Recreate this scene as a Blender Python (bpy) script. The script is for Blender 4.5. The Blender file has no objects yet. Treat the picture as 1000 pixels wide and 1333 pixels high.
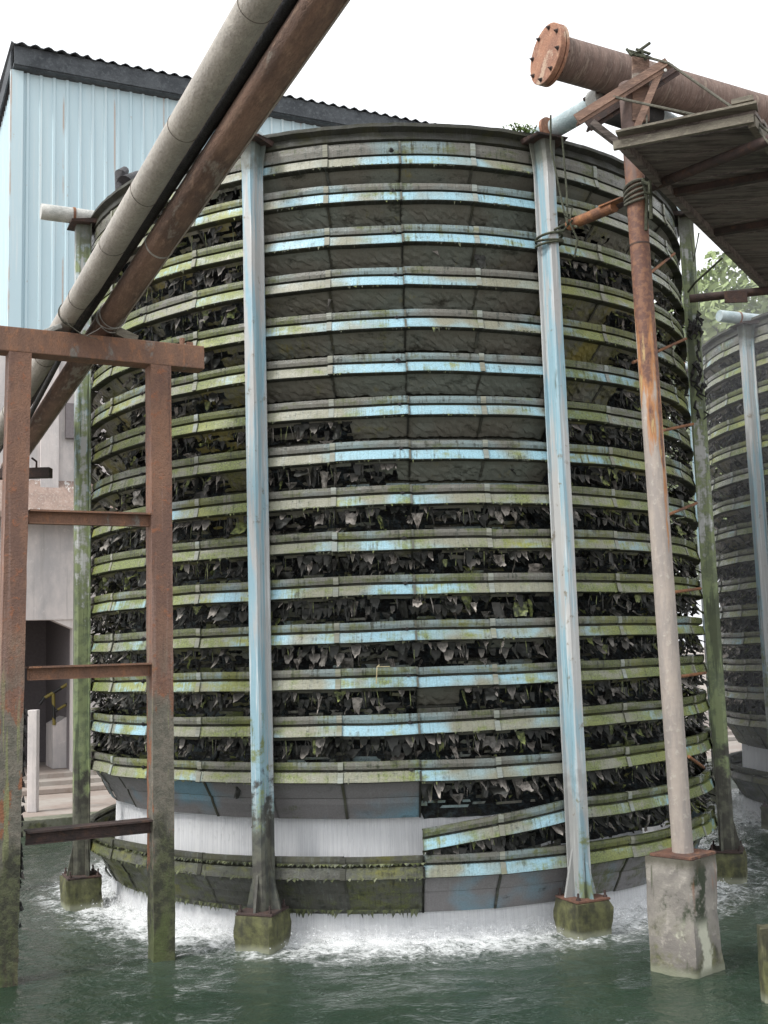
import bpy, bmesh, math, random
import numpy as np
from mathutils import Vector, Matrix, noise
rnd = random.Random(7)
C = bpy.context.scene.collection
SC = bpy.context.scene
PI = math.pi
D = math.radians

# ------------------------------------------------------------------ camera
F, P, RO, EYE = 1466.1, .12414, -.03053, 2.235        # focal length in px of a 1333 px high picture, pitch, roll, eye height
cam = bpy.data.cameras.new('camera'); co = bpy.data.objects.new('camera', cam); C.objects.link(co)
cam.sensor_fit = 'VERTICAL'; cam.sensor_height = 36; cam.lens = F / 1333 * 36
cam.clip_start = .05; cam.clip_end = 900
_c, _s = math.cos(RO), math.sin(RO)
fw = Vector((0, math.cos(P), math.sin(P))); r0 = Vector((1, 0, 0)); u0 = Vector((0, -math.sin(P), math.cos(P)))
rc = r0 * _c + u0 * _s; uc = -r0 * _s + u0 * _c
co.matrix_world = Matrix(((rc.x, uc.x, -fw.x, 0), (rc.y, uc.y, -fw.y, 0), (rc.z, uc.z, -fw.z, EYE), (0, 0, 0, 1)))
SC.camera = co

def ray(px, py):
    a, b = px - 500, py - 666.5
    u = _c * a + _s * b; v = -_s * a + _c * b
    dx, q = u / F, -v / F
    y = math.cos(P) - q * math.sin(P); z = math.sin(P) + q * math.cos(P)
    return Vector((dx / y, 1, z / y))
def at(px, py, Y):
    v = ray(px, py) * Y; v.z += EYE
    return v
def atz(px, py, z):
    r = ray(px, py); return Vector((r.x * (z - EYE) / r.z, (z - EYE) / r.z, z))

# ------------------------------------------------------------------ light: bright overcast
SUN_EL, SUN_AZ = 50, 236
W = bpy.data.worlds.new('World'); SC.world = W; W.use_nodes = True
wn = W.node_tree; wn.nodes.clear()
sky = wn.nodes.new('ShaderNodeTexSky'); sky.sky_type = 'NISHITA'; sky.sun_disc = False
sky.sun_elevation = D(SUN_EL); sky.sun_rotation = D(SUN_AZ); sky.air_density = 1.5; sky.dust_density = 6
hs = wn.nodes.new('ShaderNodeHueSaturation'); hs.inputs['Saturation'].default_value = .12   # cloud cover: white sky
mx = wn.nodes.new('ShaderNodeMixRGB'); mx.inputs[0].default_value = .75; mx.inputs[2].default_value = (9.5, 9.7, 10.0, 1)
bg = wn.nodes.new('ShaderNodeBackground'); bg.inputs[1].default_value = .11
wo = wn.nodes.new('ShaderNodeOutputWorld')
wn.links.new(sky.outputs[0], hs.inputs['Color']); wn.links.new(hs.outputs[0], mx.inputs[1])
wn.links.new(mx.outputs[0], bg.inputs[0]); wn.links.new(bg.outputs[0], wo.inputs[0])
sl = bpy.data.lights.new('sun', 'SUN'); sl.energy = 1.9; sl.angle = D(14); sl.color = (1, .97, .92)
so = bpy.data.objects.new('sun', sl); C.objects.link(so)
az = D(SUN_AZ)      # sun behind and to the left of the camera
sd = Vector((math.sin(az) * math.cos(D(SUN_EL)), math.cos(az) * math.cos(D(SUN_EL)), math.sin(D(SUN_EL))))
so.rotation_euler = sd.to_track_quat('Z', 'Y').to_euler()
SC.view_settings.view_transform = 'Standard'; SC.view_settings.look = 'None'
SC.view_settings.exposure = .75; SC.view_settings.gamma = 1

# ------------------------------------------------------------------ node helpers
class NT:
    def __init__(s, name):
        s.m = bpy.data.materials.new(name); s.m.use_nodes = True
        s.t = s.m.node_tree; s.t.nodes.clear()
        s.out = s.t.nodes.new('ShaderNodeOutputMaterial')
        s.b = s.t.nodes.new('ShaderNodeBsdfPrincipled'); s.t.links.new(s.b.outputs[0], s.out.inputs[0])
    def n(s, ty, **k):
        nd = s.t.nodes.new(ty)
        for a, v in k.items(): setattr(nd, a, v)
        return nd
    def put(s, sock, v):
        if isinstance(v, bpy.types.NodeSocket): s.t.links.new(v, sock)
        elif isinstance(v, (tuple, list)) and len(v) == 3 and sock.type == 'RGBA': sock.default_value = (*v, 1)
        else: sock.default_value = v
    def mix(s, f, a, b, mode='MIX'):
        nd = s.n('ShaderNodeMixRGB', blend_type=mode)
        s.put(nd.inputs[0], f); s.put(nd.inputs[1], a); s.put(nd.inputs[2], b); return nd.outputs[0]
    def math(s, op, a, b=0., clamp=False):
        nd = s.n('ShaderNodeMath', operation=op, use_clamp=clamp)
        s.put(nd.inputs[0], a); s.put(nd.inputs[1], b); return nd.outputs[0]
    def mr(s, v, a, b, c=0., d=1.):
        nd = s.n('ShaderNodeMapRange', interpolation_type='SMOOTHSTEP'); s.put(nd.inputs[0], v)
        for i, q in enumerate((a, b, c, d)): s.put(nd.inputs[i + 1], q)
        return nd.outputs[0]
    def vec(s, src, scale, off=(0, 0, 0)):
        nd = s.n('ShaderNodeMapping'); s.put(nd.inputs[0], src); nd.inputs[3].default_value = scale; nd.inputs[1].default_value = off
        return nd.outputs[0]
    def noise(s, src, scale, det=4., rough=.55, dist=0.):
        nd = s.n('ShaderNodeTexNoise'); s.put(nd.inputs['Vector'], src)
        nd.inputs['Scale'].default_value = scale; nd.inputs['Detail'].default_value = det
        nd.inputs['Roughness'].default_value = rough; nd.inputs['Distortion'].default_value = dist
        return nd.outputs[0]
    def attr(s, name, vec=False):
        nd = s.n('ShaderNodeAttribute', attribute_name=name); return nd.outputs['Vector' if vec else 'Fac']
    def obj(s): return s.n('ShaderNodeTexCoord').outputs['Object']
    def geo(s): return s.n('ShaderNodeNewGeometry').outputs['Position']
    def sep(s, v):
        nd = s.n('ShaderNodeSeparateXYZ'); s.put(nd.inputs[0], v); return nd.outputs
    def bump(s, h, dist=.01, st=.6):
        nd = s.n('ShaderNodeBump'); nd.inputs['Distance'].default_value = dist; nd.inputs['Strength'].default_value = st
        s.put(nd.inputs['Height'], h); s.t.links.new(nd.outputs[0], s.b.inputs['Normal']); return nd
    def fin(s, col, rough=.6, metal=0., spec=.4):
        s.put(s.b.inputs['Base Color'], col); s.put(s.b.inputs['Roughness'], rough)
        s.put(s.b.inputs['Metallic'], metal); s.b.inputs['Specular IOR Level'].default_value = spec
        return s.m

M = {}
def panel_mat(name, base, alt, moss, grime, blue_amt, moss_bias, grime_amt, rough=.45, sk=False):
    """weathered fibreglass louvre: st = (arc length, height, tier), moss / fresh = painted growth and clean paint amounts"""
    t = NT(name); st = t.attr('st', True)
    big = t.noise(t.vec(st, (1.1, 1.6, 1)), 1.3, 3)
    med = t.noise(t.vec(st, (3, 7, 1), (3, 0, 0)), 2.2, 5, .6)
    drip = t.noise(t.vec(st, (26, 2.2, 1)), 1.6, 4, .6)
    fine = t.noise(t.vec(st, (1, 1, 1)), 70, 4, .7)
    fresh = t.attr('fresh'); ms = t.attr('moss')
    c = t.mix(t.mr(t.math('ADD', big, t.math('MULTIPLY', fresh, blue_amt)), .46, .66), base, alt)
    c = t.mix(t.mr(drip, .48, .74, 0, .12 if sk else .4), c, t.mix(.5, c, (.55, .62, .62)))
    dk = t.noise(t.vec(st, (55, 3, 1), (5, 0, 0)), 1.3, 3); c = t.mix(t.mr(dk, .52, .74, 0, .0 if sk else .32), c, grime)
    mf = t.math('ADD', t.math('MULTIPLY', med, .62), t.math('MULTIPLY', drip, .38))
    mf = t.math('ADD', mf, t.math('MULTIPLY', ms, .55))
    mossc = t.mix(t.mr(fine, .35, .65), moss, tuple(x * .45 for x in moss))
    mossc = t.mix(t.mr(big, .45, .62), mossc, (moss[0] * 1.25, moss[1] * 1.05, moss[2] * .7))
    c = t.mix(t.mr(mf, .62 - moss_bias, .84 - moss_bias, 0, .9), c, mossc)
    gf = t.math('ADD', t.math('MULTIPLY', drip, .12 if sk else .5), t.math('MULTIPLY', t.noise(t.vec(st, (2.2, 6, 1) if sk else (5, 9, 1), (9, 2, 0)), 1.7, 6, .7), .88 if sk else .5))
    c = t.mix(t.mr(gf, .60 - grime_amt, .74 - grime_amt, 0, .85), c, grime)
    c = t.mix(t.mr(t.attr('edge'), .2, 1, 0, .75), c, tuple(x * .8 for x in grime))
    c = t.mix(t.mr(fine, .3, .8, 0, .35), c, (.05, .055, .04))
    t.bump(t.math('ADD', fine, med), .0025 if sk else .006, .7)
    return t.fin(c, t.mr(med, .3, .7, rough - .12, rough + .25))
M['upper'] = panel_mat('fascia_upper', (.15, .145, .125), (.19, .26, .27), (.105, .13, .026), (.018, .021, .013), .12, .10, .10, .28)
M['lower'] = panel_mat('fascia_lower', (.235, .235, .175), (.29, .495, .585), (.20, .25, .055), (.025, .03, .017), .27, .07, .07, .28)
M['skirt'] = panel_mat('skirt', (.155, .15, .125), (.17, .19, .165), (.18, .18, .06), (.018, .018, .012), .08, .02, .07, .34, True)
M['skirt_fresh'] = panel_mat('skirt_fresh', (.20, .19, .195), (.16, .28, .35), (.12, .14, .05), (.03, .03, .026), .06, -.06, .03, .45, True)
M['skirt_slime'] = panel_mat('skirt_slime', (.06, .06, .05), (.09, .10, .07), (.12, .14, .035), (.012, .012, .009), .0, .08, .12)
M['groove'] = panel_mat('groove', (.045, .045, .035), (.07, .07, .045), (.07, .08, .02), (.01, .01, .009), 0, .03, .1, .7)
M['strap'] = panel_mat('joint_strap', (.24, .24, .19), (.30, .34, .32), (.20, .22, .08), (.06, .06, .04), .05, .05, .02)

def mat_flap():
    t = NT('torn_film'); st = t.obj(); tone = t.attr('tone'); gr = t.attr('green')
    n = t.noise(st, 22, 4, .6)
    c = t.mix(t.mr(tone, 0, 1), (.020, .021, .019), (.56, .51, .46))
    c = t.mix(gr, c, t.mix(t.mr(n, .4, .6), (.11, .14, .045), (.22, .25, .09)))
    c = t.mix(t.mr(n, .35, .62, .75, 0), c, (.03, .032, .026))
    t.bump(t.noise(st, 60, 3), .004, .6)
    return t.fin(c, .5)
M['flap'] = mat_flap()
def mat_fill():
    t = NT('film_fill'); st = t.attr('st', True)
    a = t.noise(t.vec(st, (4, 7, 1)), 2, 5, .7); b = t.noise(t.vec(st, (30, 60, 1)), 1.2, 4, .6); v = t.noise(t.vec(st, (45, 5, 1)), 1, 3)
    c = t.mix(t.mr(a, .42, .66), (.008, .008, .008), (.038, .055, .062))
    c = t.mix(t.mr(b, .48, .68), c, (.006, .006, .006))
    c = t.mix(t.mr(v, .55, .7, 0, .5), c, (.05, .06, .03))
    t.bump(b, .02, 1); return t.fin(c, .75)
M['fill'] = mat_fill()

def rust(name, base, dark, light, patch=None, patch_lo=.56, sc=1., moss_z=None, rough=.78, streak=(1, 1, 1)):
    t = NT(name); o = t.obj(); g = t.geo()
    o = t.vec(o, streak)
    a = t.noise(o, 3.2 * sc, 6, .65); b = t.noise(o, 16 * sc, 5, .6); f = t.noise(o, 80 * sc, 3, .7)
    c = t.mix(t.mr(a, .4, .62), base, dark)
    c = t.mix(t.mr(b, .5, .68, 0, .7), c, light)
    if patch: c = t.mix(t.mr(a, patch_lo, patch_lo + .06), c, patch)
    c = t.mix(t.mr(f, .4, .75, 0, .45), c, tuple(x * .45 for x in dark))
    if moss_z:
        z = t.sep(g)[2]
        lo = t.math('ADD', z, t.math('MULTIPLY', t.math('SUBTRACT', a, .5), 1.8))
        c = t.mix(t.mr(lo, moss_z[1], moss_z[0], 0, .9), c, t.mix(t.mr(b, .42, .6), (.035, .045, .018), (.12, .15, .045)))
        c = t.mix(t.mr(z, .12, .02, 0, .6), c, (.08, .085, .06))
    t.bump(t.math('ADD', b, f), .008, .8)
    return t.fin(c, rough)
M['rust_frame'] = rust('rusty_steel', (.235, .13, .085), (.16, .095, .07), (.31, .15, .08), (.20, .185, .165), .585, moss_z=(.2, 1.7), streak=(1.3, 1.3, .7))
M['rust_pipe'] = rust('rusty_pipe', (.24, .15, .11), (.135, .088, .07), (.33, .22, .16), (.27, .235, .20), .60, streak=(.5, 1.6, 1.6))
M['rust_big'] = rust('rust_streaked_pipe', (.21, .145, .12), (.13, .09, .075), (.30, .23, .195), (.27, .21, .17), .58, streak=(7, 1, 1))
M['rust_orange'] = rust('orange_rust', (.34, .17, .105), (.22, .11, .075), (.44, .26, .17), (.42, .30, .22), .56)
def leg_mat():
    t = NT('rusty_leg'); o = t.obj(); g = t.geo(); z = t.sep(g)[2]
    a = t.noise(t.vec(o, (3, 3, 1.1)), 1.6, 6, .65); b = t.noise(o, 15, 6, .7); s = t.noise(t.vec(o, (14, 14, .6)), 1.4, 4, .6); f = t.noise(o, 80, 3, .7)
    c = t.mix(t.mr(a, .38, .62), (.27, .15, .10), (.18, .105, .08)); c = t.mix(t.mr(s, .50, .68, 0, .75), c, (.30, .20, .165)); c = t.mix(t.mr(b, .55, .66, 0, .8), c, (.33, .135, .07))
    c = t.mix(t.mr(s, .34, .24, 0, .7), c, (.10, .06, .05))
    zz = t.math('ADD', z, t.math('MULTIPLY', t.math('SUBTRACT', a, .5), 2.4))
    low = t.mix(t.mr(b, .40, .60), (.125, .13, .105), (.20, .19, .155)); low = t.mix(t.mr(a, .54, .58, 0, .9), low, (.30, .12, .055)); low = t.mix(t.mr(s, .60, .66, 0, .8), low, (.24, .27, .12))
    c = t.mix(t.mr(zz, 2.5, 1.7, 0, .9), c, low)
    c = t.mix(t.mr(zz, 1.05, .6, 0, .95), c, t.mix(t.mr(b, .42, .6), (.035, .038, .024), (.09, .10, .05)))
    c = t.mix(t.mr(zz, .25, -.1, 0, .6), c, (.10, .13, .04)); c = t.mix(t.mr(f, .4, .75, 0, .4), c, (.05, .035, .03))
    t.bump(t.math('ADD', b, f), .012, .9); return t.fin(c, .78)
M['leg'] = leg_mat()
M['rust_pole'] = rust('rusty_pole', (.28, .12, .05), (.12, .06, .04), (.34, .16, .07))
M['plate'] = rust('rusty_plate', (.17, .085, .06), (.09, .055, .045), (.24, .12, .07))
M['rust_dark'] = rust('dark_rust', (.07, .045, .04), (.035, .028, .026), (.11, .06, .04))
M['dark'] = rust('black_corroded', (.03, .03, .03), (.015, .015, .015), (.06, .05, .045))
M['wrap'] = rust('wrapped_pipe', (.37, .34, .295), (.30, .275, .24), (.42, .39, .34), (.37, .345, .31), .6, sc=.6, rough=.45)
M['seam'] = rust('wrap_lap', (.15, .135, .115), (.10, .09, .08), (.2, .18, .15))
M['stub'] = rust('white_pipe', (.50, .50, .47), (.36, .37, .35), (.56, .56, .53), (.3, .29, .24), .64, rough=.5)
M['bluepipe'] = rust('pale_blue_pipe', (.42, .50, .52), (.30, .38, .40), (.52, .56, .56), (.34, .28, .22), .64, rough=.5)
M['black'] = rust('black_pipe', (.018, .016, .02), (.01, .01, .012), (.04, .038, .04), rough=.5)
M['plank'] = rust('old_planks', (.22, .185, .165), (.08, .066, .06), (.32, .28, .25), streak=(.5, 7, 7))
M['plank_edge'] = rust('plank_edges', (.21, .19, .15), (.13, .115, .09), (.28, .26, .20), streak=(.6, 4, 4))
M['rope'] = rust('rope', (.12, .115, .09), (.06, .06, .045), (.19, .18, .14), sc=3)
M['rope_dark'] = rust('mossy_rope', (.07, .075, .05), (.03, .035, .02), (.11, .12, .07), sc=3)
M['wire'] = rust('pale_wire', (.5, .49, .46), (.3, .29, .27), (.6, .6, .58), sc=3)
M['straw'] = rust('dry_straw', (.55, .48, .28), (.4, .33, .18), (.65, .58, .38), sc=3)

def post_mat(name, green, zlow):
    t = NT(name); o = t.obj(); z = t.sep(o)[2]
    a = t.noise(t.vec(o, (6, 6, .5)), 1.5, 5, .6); d = t.noise(t.vec(o, (24, 24, .8)), 1.6, 4, .6); b = t.noise(o, 9, 5, .65)
    c = t.mix(t.mr(a, .44, .58), (.40, .405, .40), (.245, .385, .45))
    c = t.mix(t.mr(d, .52, .70, 0, .7), c, (.60, .62, .62))
    c = t.mix(t.mr(b, .60, .72, 0, .8), c, (.17, .14, .09))
    # green algae film, growing thicker downwards
    gz = t.mr(z, zlow + 3.2, zlow, 0, .22)
    m = t.math('ADD', t.math('MULTIPLY', a, .5), t.math('MULTIPLY', b, .5)); m = t.math('ADD', m, gz); m = t.math('ADD', m, green)
    c = t.mix(t.mr(m, .60, .70, 0, .92), c, t.mix(t.mr(b, .42, .58), (.085, .11, .045), (.17, .21, .085)))
    c = t.mix(t.mr(t.math('ADD', a, green * .5), .60, .66, 0, .8), c, (.055, .065, .035))
    lo = t.math('ADD', z, t.math('MULTIPLY', t.math('SUBTRACT', b, .5), 1.6))
    c = t.mix(t.mr(lo, 1.30, .98 , 0, .95 if zlow > 0 else .25), c, t.mix(t.mr(b, .4, .6), (.045, .042, .035), (.10, .10, .075)))
    top = t.mr(t.math('ADD', z, t.math('MULTIPLY', b, .35)), 6.31, 6.61, 0, .9)
    c = t.mix(top, c, (.07, .075, .055))
    t.bump(t.math('ADD', b, d), .006, .8)
    return t.fin(c, .5)
M['post'] = post_mat('post_paint', -.17, 1.0)
M['post_clean'] = post_mat('post_paint_clean', -.03, -1.0)
M['post_green'] = post_mat('post_paint_algae', .16, 1.0)
M['post_right'] = post_mat('post_paint_mossy', .22, 1.0)
M['post_grey'] = post_mat('post_paint_grey', -.03, 1.0)
def column_mat():
    t = NT('column_paint'); o = t.obj(); z = t.sep(o)[2]
    a = t.noise(t.vec(o, (7, 7, 1.4)), 1.6, 6, .65); b = t.noise(o, 25, 5, .65); side = t.noise(t.vec(o, (10, 10, .15)), 1, 2)
    zz = t.math('ADD', z, t.math('MULTIPLY', t.math('SUBTRACT', a, .5), 2.2)); zz = t.math('ADD', zz, t.math('MULTIPLY', t.math('SUBTRACT', side, .5), 4.))
    paint = t.mix(t.mr(a, .4, .6), (.36, .31, .27), (.27, .24, .22)); paint = t.mix(t.mr(b, .55, .7, 0, .5), paint, (.48, .44, .38))
    rusty = t.mix(t.mr(b, .42, .6), (.12, .06, .045), (.20, .10, .06)); rusty = t.mix(t.mr(a, .60, .66, 0, .8), rusty, (.42, .30, .14))
    brown = t.mix(t.mr(b, .45, .6), (.165, .115, .10), (.125, .09, .08))
    c = t.mix(t.mr(zz, 2.9, 3.2), paint, t.mix(t.mr(zz, 3.15, 3.45), (.36, .17, .07), rusty))
    c = t.mix(t.mr(zz, 4.6, 5.2), c, brown)
    t.bump(b, .006, .8); return t.fin(c, .65)
M['column'] = column_mat()
def concrete(name, base, dark, moss_lo, moss_hi, rustc=0.):
    t = NT(name); o = t.obj(); g = t.geo(); z = t.sep(g)[2]
    a = t.noise(o, 3.4, 6, .65); b = t.noise(o, 13, 5, .65); f = t.noise(o, 70, 3, .7); s = t.noise(t.vec(o, (9, 9, .9)), 1.7, 3)
    c = t.mix(t.mr(a, .38, .62), base, dark)
    c = t.mix(t.mr(b, .55, .7, 0, .6), c, tuple(min(x * 1.5, .7) for x in base))
    mz = t.math('ADD', z, t.math('MULTIPLY', t.math('SUBTRACT', a, .5), 1.6))
    mo = t.math('ADD', t.math('MULTIPLY', b, .6), t.math('MULTIPLY', s, .4))
    c = t.mix(t.mr(mz, moss_hi, moss_lo, 0, .9), c, t.mix(t.mr(mo, .36, .66), (.03, .032, .018), (.125, .13, .05)))
    c = t.mix(t.mr(s, .36, .30, 0, .7), c, (.05, .06, .03))
    if rustc:
        zo = t.sep(o)[2]; xo = t.sep(o)[0]; yo = t.sep(o)[1]
        wv = t.math('MULTIPLY', t.math('SUBTRACT', t.noise(t.vec(o, (2, 2, 1.6)), 1.5, 5, .6), .5), .34)
        cx_ = t.math('ABSOLUTE', t.math('ADD', t.math('SUBTRACT', xo, -.07), wv))
        st_ = t.mr(t.math('ADD', cx_, t.math('MULTIPLY', t.math('SUBTRACT', b, .5), .22)), .085, .03)
        c = t.mix(t.math('MULTIPLY', st_, t.mr(zo, .62, .80)), c, (.035, .045, .025))
        c = t.mix(t.math('MULTIPLY', st_, t.math('MULTIPLY', t.mr(zo, .84, .72), t.mr(zo, .34, .5))), c, (.50, .50, .40))
        rr_ = t.mr(t.noise(t.vec(o, (5, 5, .5), (4, 0, 0)), 1.4, 4), .57, .66)
        c = t.mix(t.math('MULTIPLY', t.math('MULTIPLY', rr_, .8), t.mr(t.math('ADD', zo, t.math('MULTIPLY', b, .3)), .98, 1.15)), c, (.27, .12, .06))
        c = t.mix(t.mr(t.math('ADD', zo, t.math('MULTIPLY', a, .12)), 1.17, 1.24, 0, .85), c, (.07, .065, .045))
    c = t.mix(t.mr(z, .07, .015, 0, .8), c, (.22, .23, .17))
    t.bump(t.math('ADD', b, t.math('MULTIPLY', f, .4)), .010, .7); return t.fin(c, .75)
M['foot'] = concrete('mossy_concrete', (.12, .105, .075), (.06, .058, .042), .1, .85)
M['block'] = concrete('old_concrete', (.27, .25, .22), (.18, .165, .15), .02, .28, .8)
M['kerb'] = concrete('kerb_concrete', (.20, .20, .16), (.12, .13, .09), -.1, .1)

# ------------------------------------------------------------------ mesh helpers
def link(name, me, parent=None, loc=None):
    o = bpy.data.objects.new(name, me); C.objects.link(o)
    if parent: o.parent = parent
    if loc is not None: o.location = loc
    return o
class MB:
    def __init__(s): s.v = []; s.f = []; s.mi = []; s.at = {}
    def vert(s, p, **k):
        s.v.append((p[0], p[1], p[2]))
        for n, x in k.items(): s.at.setdefault(n, {})[len(s.v) - 1] = x
        return len(s.v) - 1
    def face(s, idx, m=0): s.f.append(tuple(idx)); s.mi.append(m)
    def box(s, c, size, R=None, m=0, jit=0):
        R = R or Matrix.Identity(3); c = Vector(c); b = len(s.v)
        for x in (-1, 1):
            for y in (-1, 1):
                for z in (-1, 1):
                    p = Vector((x * size[0] / 2, y * size[1] / 2, z * size[2] / 2))
                    if jit: p += Vector([rnd.uniform(-jit, jit) for _ in range(3)])
                    s.vert(c + R @ p)
        for f in ((0, 1, 3, 2), (4, 6, 7, 5), (0, 4, 5, 1), (2, 3, 7, 6), (0, 2, 6, 4), (1, 5, 7, 3)): s.face([b + i for i in f], m)
    def bar(s, a, b, w, h, m=0, up=(0, 0, 1)):
        a, b = Vector(a), Vector(b); x = (b - a).normalized(); u = Vector(up)
        y = u.cross(x).normalized(); z = x.cross(y)
        R = Matrix((x, y, z)).transposed(); s.box((a + b) / 2, ((b - a).length, w, h), R, m)
    def tube(s, pts, r, n=12, m=0, cap=True):
        pts = [Vector(p) for p in pts]; rings = []; prev = None
        for i, p in enumerate(pts):
            tdir = (pts[min(i + 1, len(pts) - 1)] - pts[max(i - 1, 0)]).normalized()
            if prev is None: q = tdir.orthogonal().normalized()
            else: q = (prev - tdir * prev.dot(tdir)).normalized()
            prev = q; w = tdir.cross(q); rr = r[i] if isinstance(r, (list, tuple)) else r
            rings.append([s.vert(p + (q * math.cos(2 * PI * k / n) + w * math.sin(2 * PI * k / n)) * rr) for k in range(n)])
        for a, b in zip(rings, rings[1:]):
            for k in range(n): s.face((a[k], a[(k + 1) % n], b[(k + 1) % n], b[k]), m)
        if cap: s.face(rings[0][::-1], m); s.face(rings[-1], m)
    def build(s, name, mats, parent=None, loc=None, smooth=False, bevel=0, angle=None):
        me = bpy.data.meshes.new(name); me.from_pydata(s.v, [], s.f)
        if not isinstance(mats, (list, tuple)): mats = [mats]
        for m in mats: me.materials.append(m)
        me.polygons.foreach_set('material_index', s.mi)
        for n, d in s.at.items():
            smp = next(iter(d.values()))
            if isinstance(smp, (tuple, list, Vector)):
                a = me.attributes.new(n, 'FLOAT_VECTOR', 'POINT'); arr = np.zeros(len(s.v) * 3, dtype=np.float32)
                for i, x in d.items(): arr[3 * i:3 * i + 3] = x
                a.data.foreach_set('vector', arr)
            else:
                a = me.attributes.new(n, 'FLOAT', 'POINT'); arr = np.zeros(len(s.v), dtype=np.float32)
                for i, x in d.items(): arr[i] = x
                a.data.foreach_set('value', arr)
        me.update()
        if bevel:
            bm = bmesh.new(); bm.from_mesh(me)
            bmesh.ops.bevel(bm, geom=list(bm.edges), offset=bevel, segments=2, affect='EDGES', profile=.6)
            bm.to_mesh(me); bm.free()
        if smooth:
            me.polygons.foreach_set('use_smooth', [True] * len(me.polygons))
            me.set_sharp_from_angle(angle=D(angle or 35))
        return link(name, me, parent, loc)
def rough_block(size, div=10, amp=.02, taper=0., seed=0, chip=.03):
    """concrete block with worn faces and chipped corners, base at z 0 of its own frame minus nothing"""
    bm = bmesh.new(); bmesh.ops.create_cube(bm, size=1)
    bmesh.ops.subdivide_edges(bm, edges=list(bm.edges), cuts=div, use_grid_fill=True)
    for v in bm.verts:
        p = v.co.copy(); e = sorted((abs(p.x), abs(p.y), abs(p.z)))
        k = max(0, (e[1] - .40) / .1); w = 1 - k * k * chip * 2
        n = noise.noise(Vector((p.x * 3 + seed, p.y * 3, p.z * 3)))
        q = Vector((p.x * size[0] * w, p.y * size[1] * w, p.z * size[2]))
        q *= (1 - taper * (p.z + .5)) if False else 1
        n2 = noise.noise(Vector((p.x * 11 + seed, p.y * 11, p.z * 11)))
        d = Vector((p.x, p.y, 0)).normalized() if (abs(p.x) + abs(p.y)) > 0 else Vector((0, 0, 0))
        q += d * (n * amp + n2 * amp * .5) * (1 + k * 2); q.z += size[2] / 2
        v.co = q
    me = bpy.data.meshes.new('block'); bm.to_mesh(me); bm.free(); return me
def tag(o, label=None, cat=None, group=None, kind=None):
    if label: o['label'] = label
    if cat: o['category'] = cat
    if group: o['group'] = group
    if kind: o['kind'] = kind
    return o
def empty(name, loc, rz=0, **k):
    o = bpy.data.objects.new(name, None); C.objects.link(o); o.location = loc; o.rotation_euler = (0, 0, rz)
    o.empty_display_size = .2
    return tag(o, **k)
def Rz(a): return Matrix.Rotation(a, 3, 'Z')
def copy_tree(o, parent=None):
    c = o.copy(); C.objects.link(c)
    if parent: c.parent = parent
    for ch in [q for q in bpy.data.objects if q.parent == o]: copy_tree(ch, c)
    return c

# ------------------------------------------------------------------ cooling tower
R_T, TOP, DZ = 3.187, 6.471, .363
P0 = D(-19.75)                    # angle of the post left of the middle bay, from the side facing the camera
BAY = D(45); PAN = BAY / 4
def pol(phi, r, z): return Vector((r * math.sin(phi), -r * math.cos(phi), z))
def nz(x, y, z=0.): return noise.noise(Vector((x, y, z)))
def sst(x, a, b):
    t = min(1, max(0, (x - a) / (b - a))); return t * t * (3 - 2 * t)
def shred(tier, phi):
    d = math.degrees(phi); v = .5 * nz(d * .11, tier * 3.7, 5) + .25 * nz(d * .5, tier * 2.1, 9)
    if -20 < d < 25.3:
        base = -.6 if tier <= 6 else (.35 if d < -6 else -.55) if tier == 7 else (.5 if d < 1 else -.4) if tier == 8 else .62
        if tier == 13 and 2.75 < d < 9: base = -.3
        if tier == 15: base = -1 if d < 2 else .55
    elif d <= -20:
        base = .50 if tier > 1 else .2
        if tier in (5, 6, 7, 8) and (d < -50 or d > -28): base = .05
        if tier == 15: base = -1
    else:
        base = .52 if tier > 2 else .1
        if tier in (1,): base = -.8
        if tier in (4, 5, 6) and d < 40: base = -.5
        if tier > 6: base = .7
    return base + v
def fresh_amt(tier, phi):
    d = math.degrees(phi); a = 0.
    if -20 < d < 25.3: a = -.05 + .62 * math.exp(-((d - 2) / 8.5) ** 2) + .12 * sst(d, 10, 24) + (.25 if tier < 8 and d > 0 else 0)
    elif d < -20: a = -.15 + .3 * sst(d, -20, -24) * 0 + (.45 if (tier > 10 and -52 < d < -40) else 0)
    else: a = -.1 + (.6 if tier in (6, 7, 8) and 26 < d < 44 else 0)
    if tier >= 15: a += (.08 if d > 2 else -.3)
    return a + .35 * nz(d * .25, tier * 5.3, 2)
def moss_amt(tier, phi):
    d = math.degrees(phi); a = .0
    if d < -20: a = .36 - .22 * sst(-tier, -3, -1) - (.15 if tier >= 14 else 0)
    elif d > 25.3: a = .36 - .25 * sst(-tier, -3, -1)
    else: a = .04 + .1 * sst(tier, 6, 11)
    return a + .3 * nz(d * .18, tier * 4.1, 7)
UP, LO, SK, GR = 0, 1, 2, 3
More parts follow.
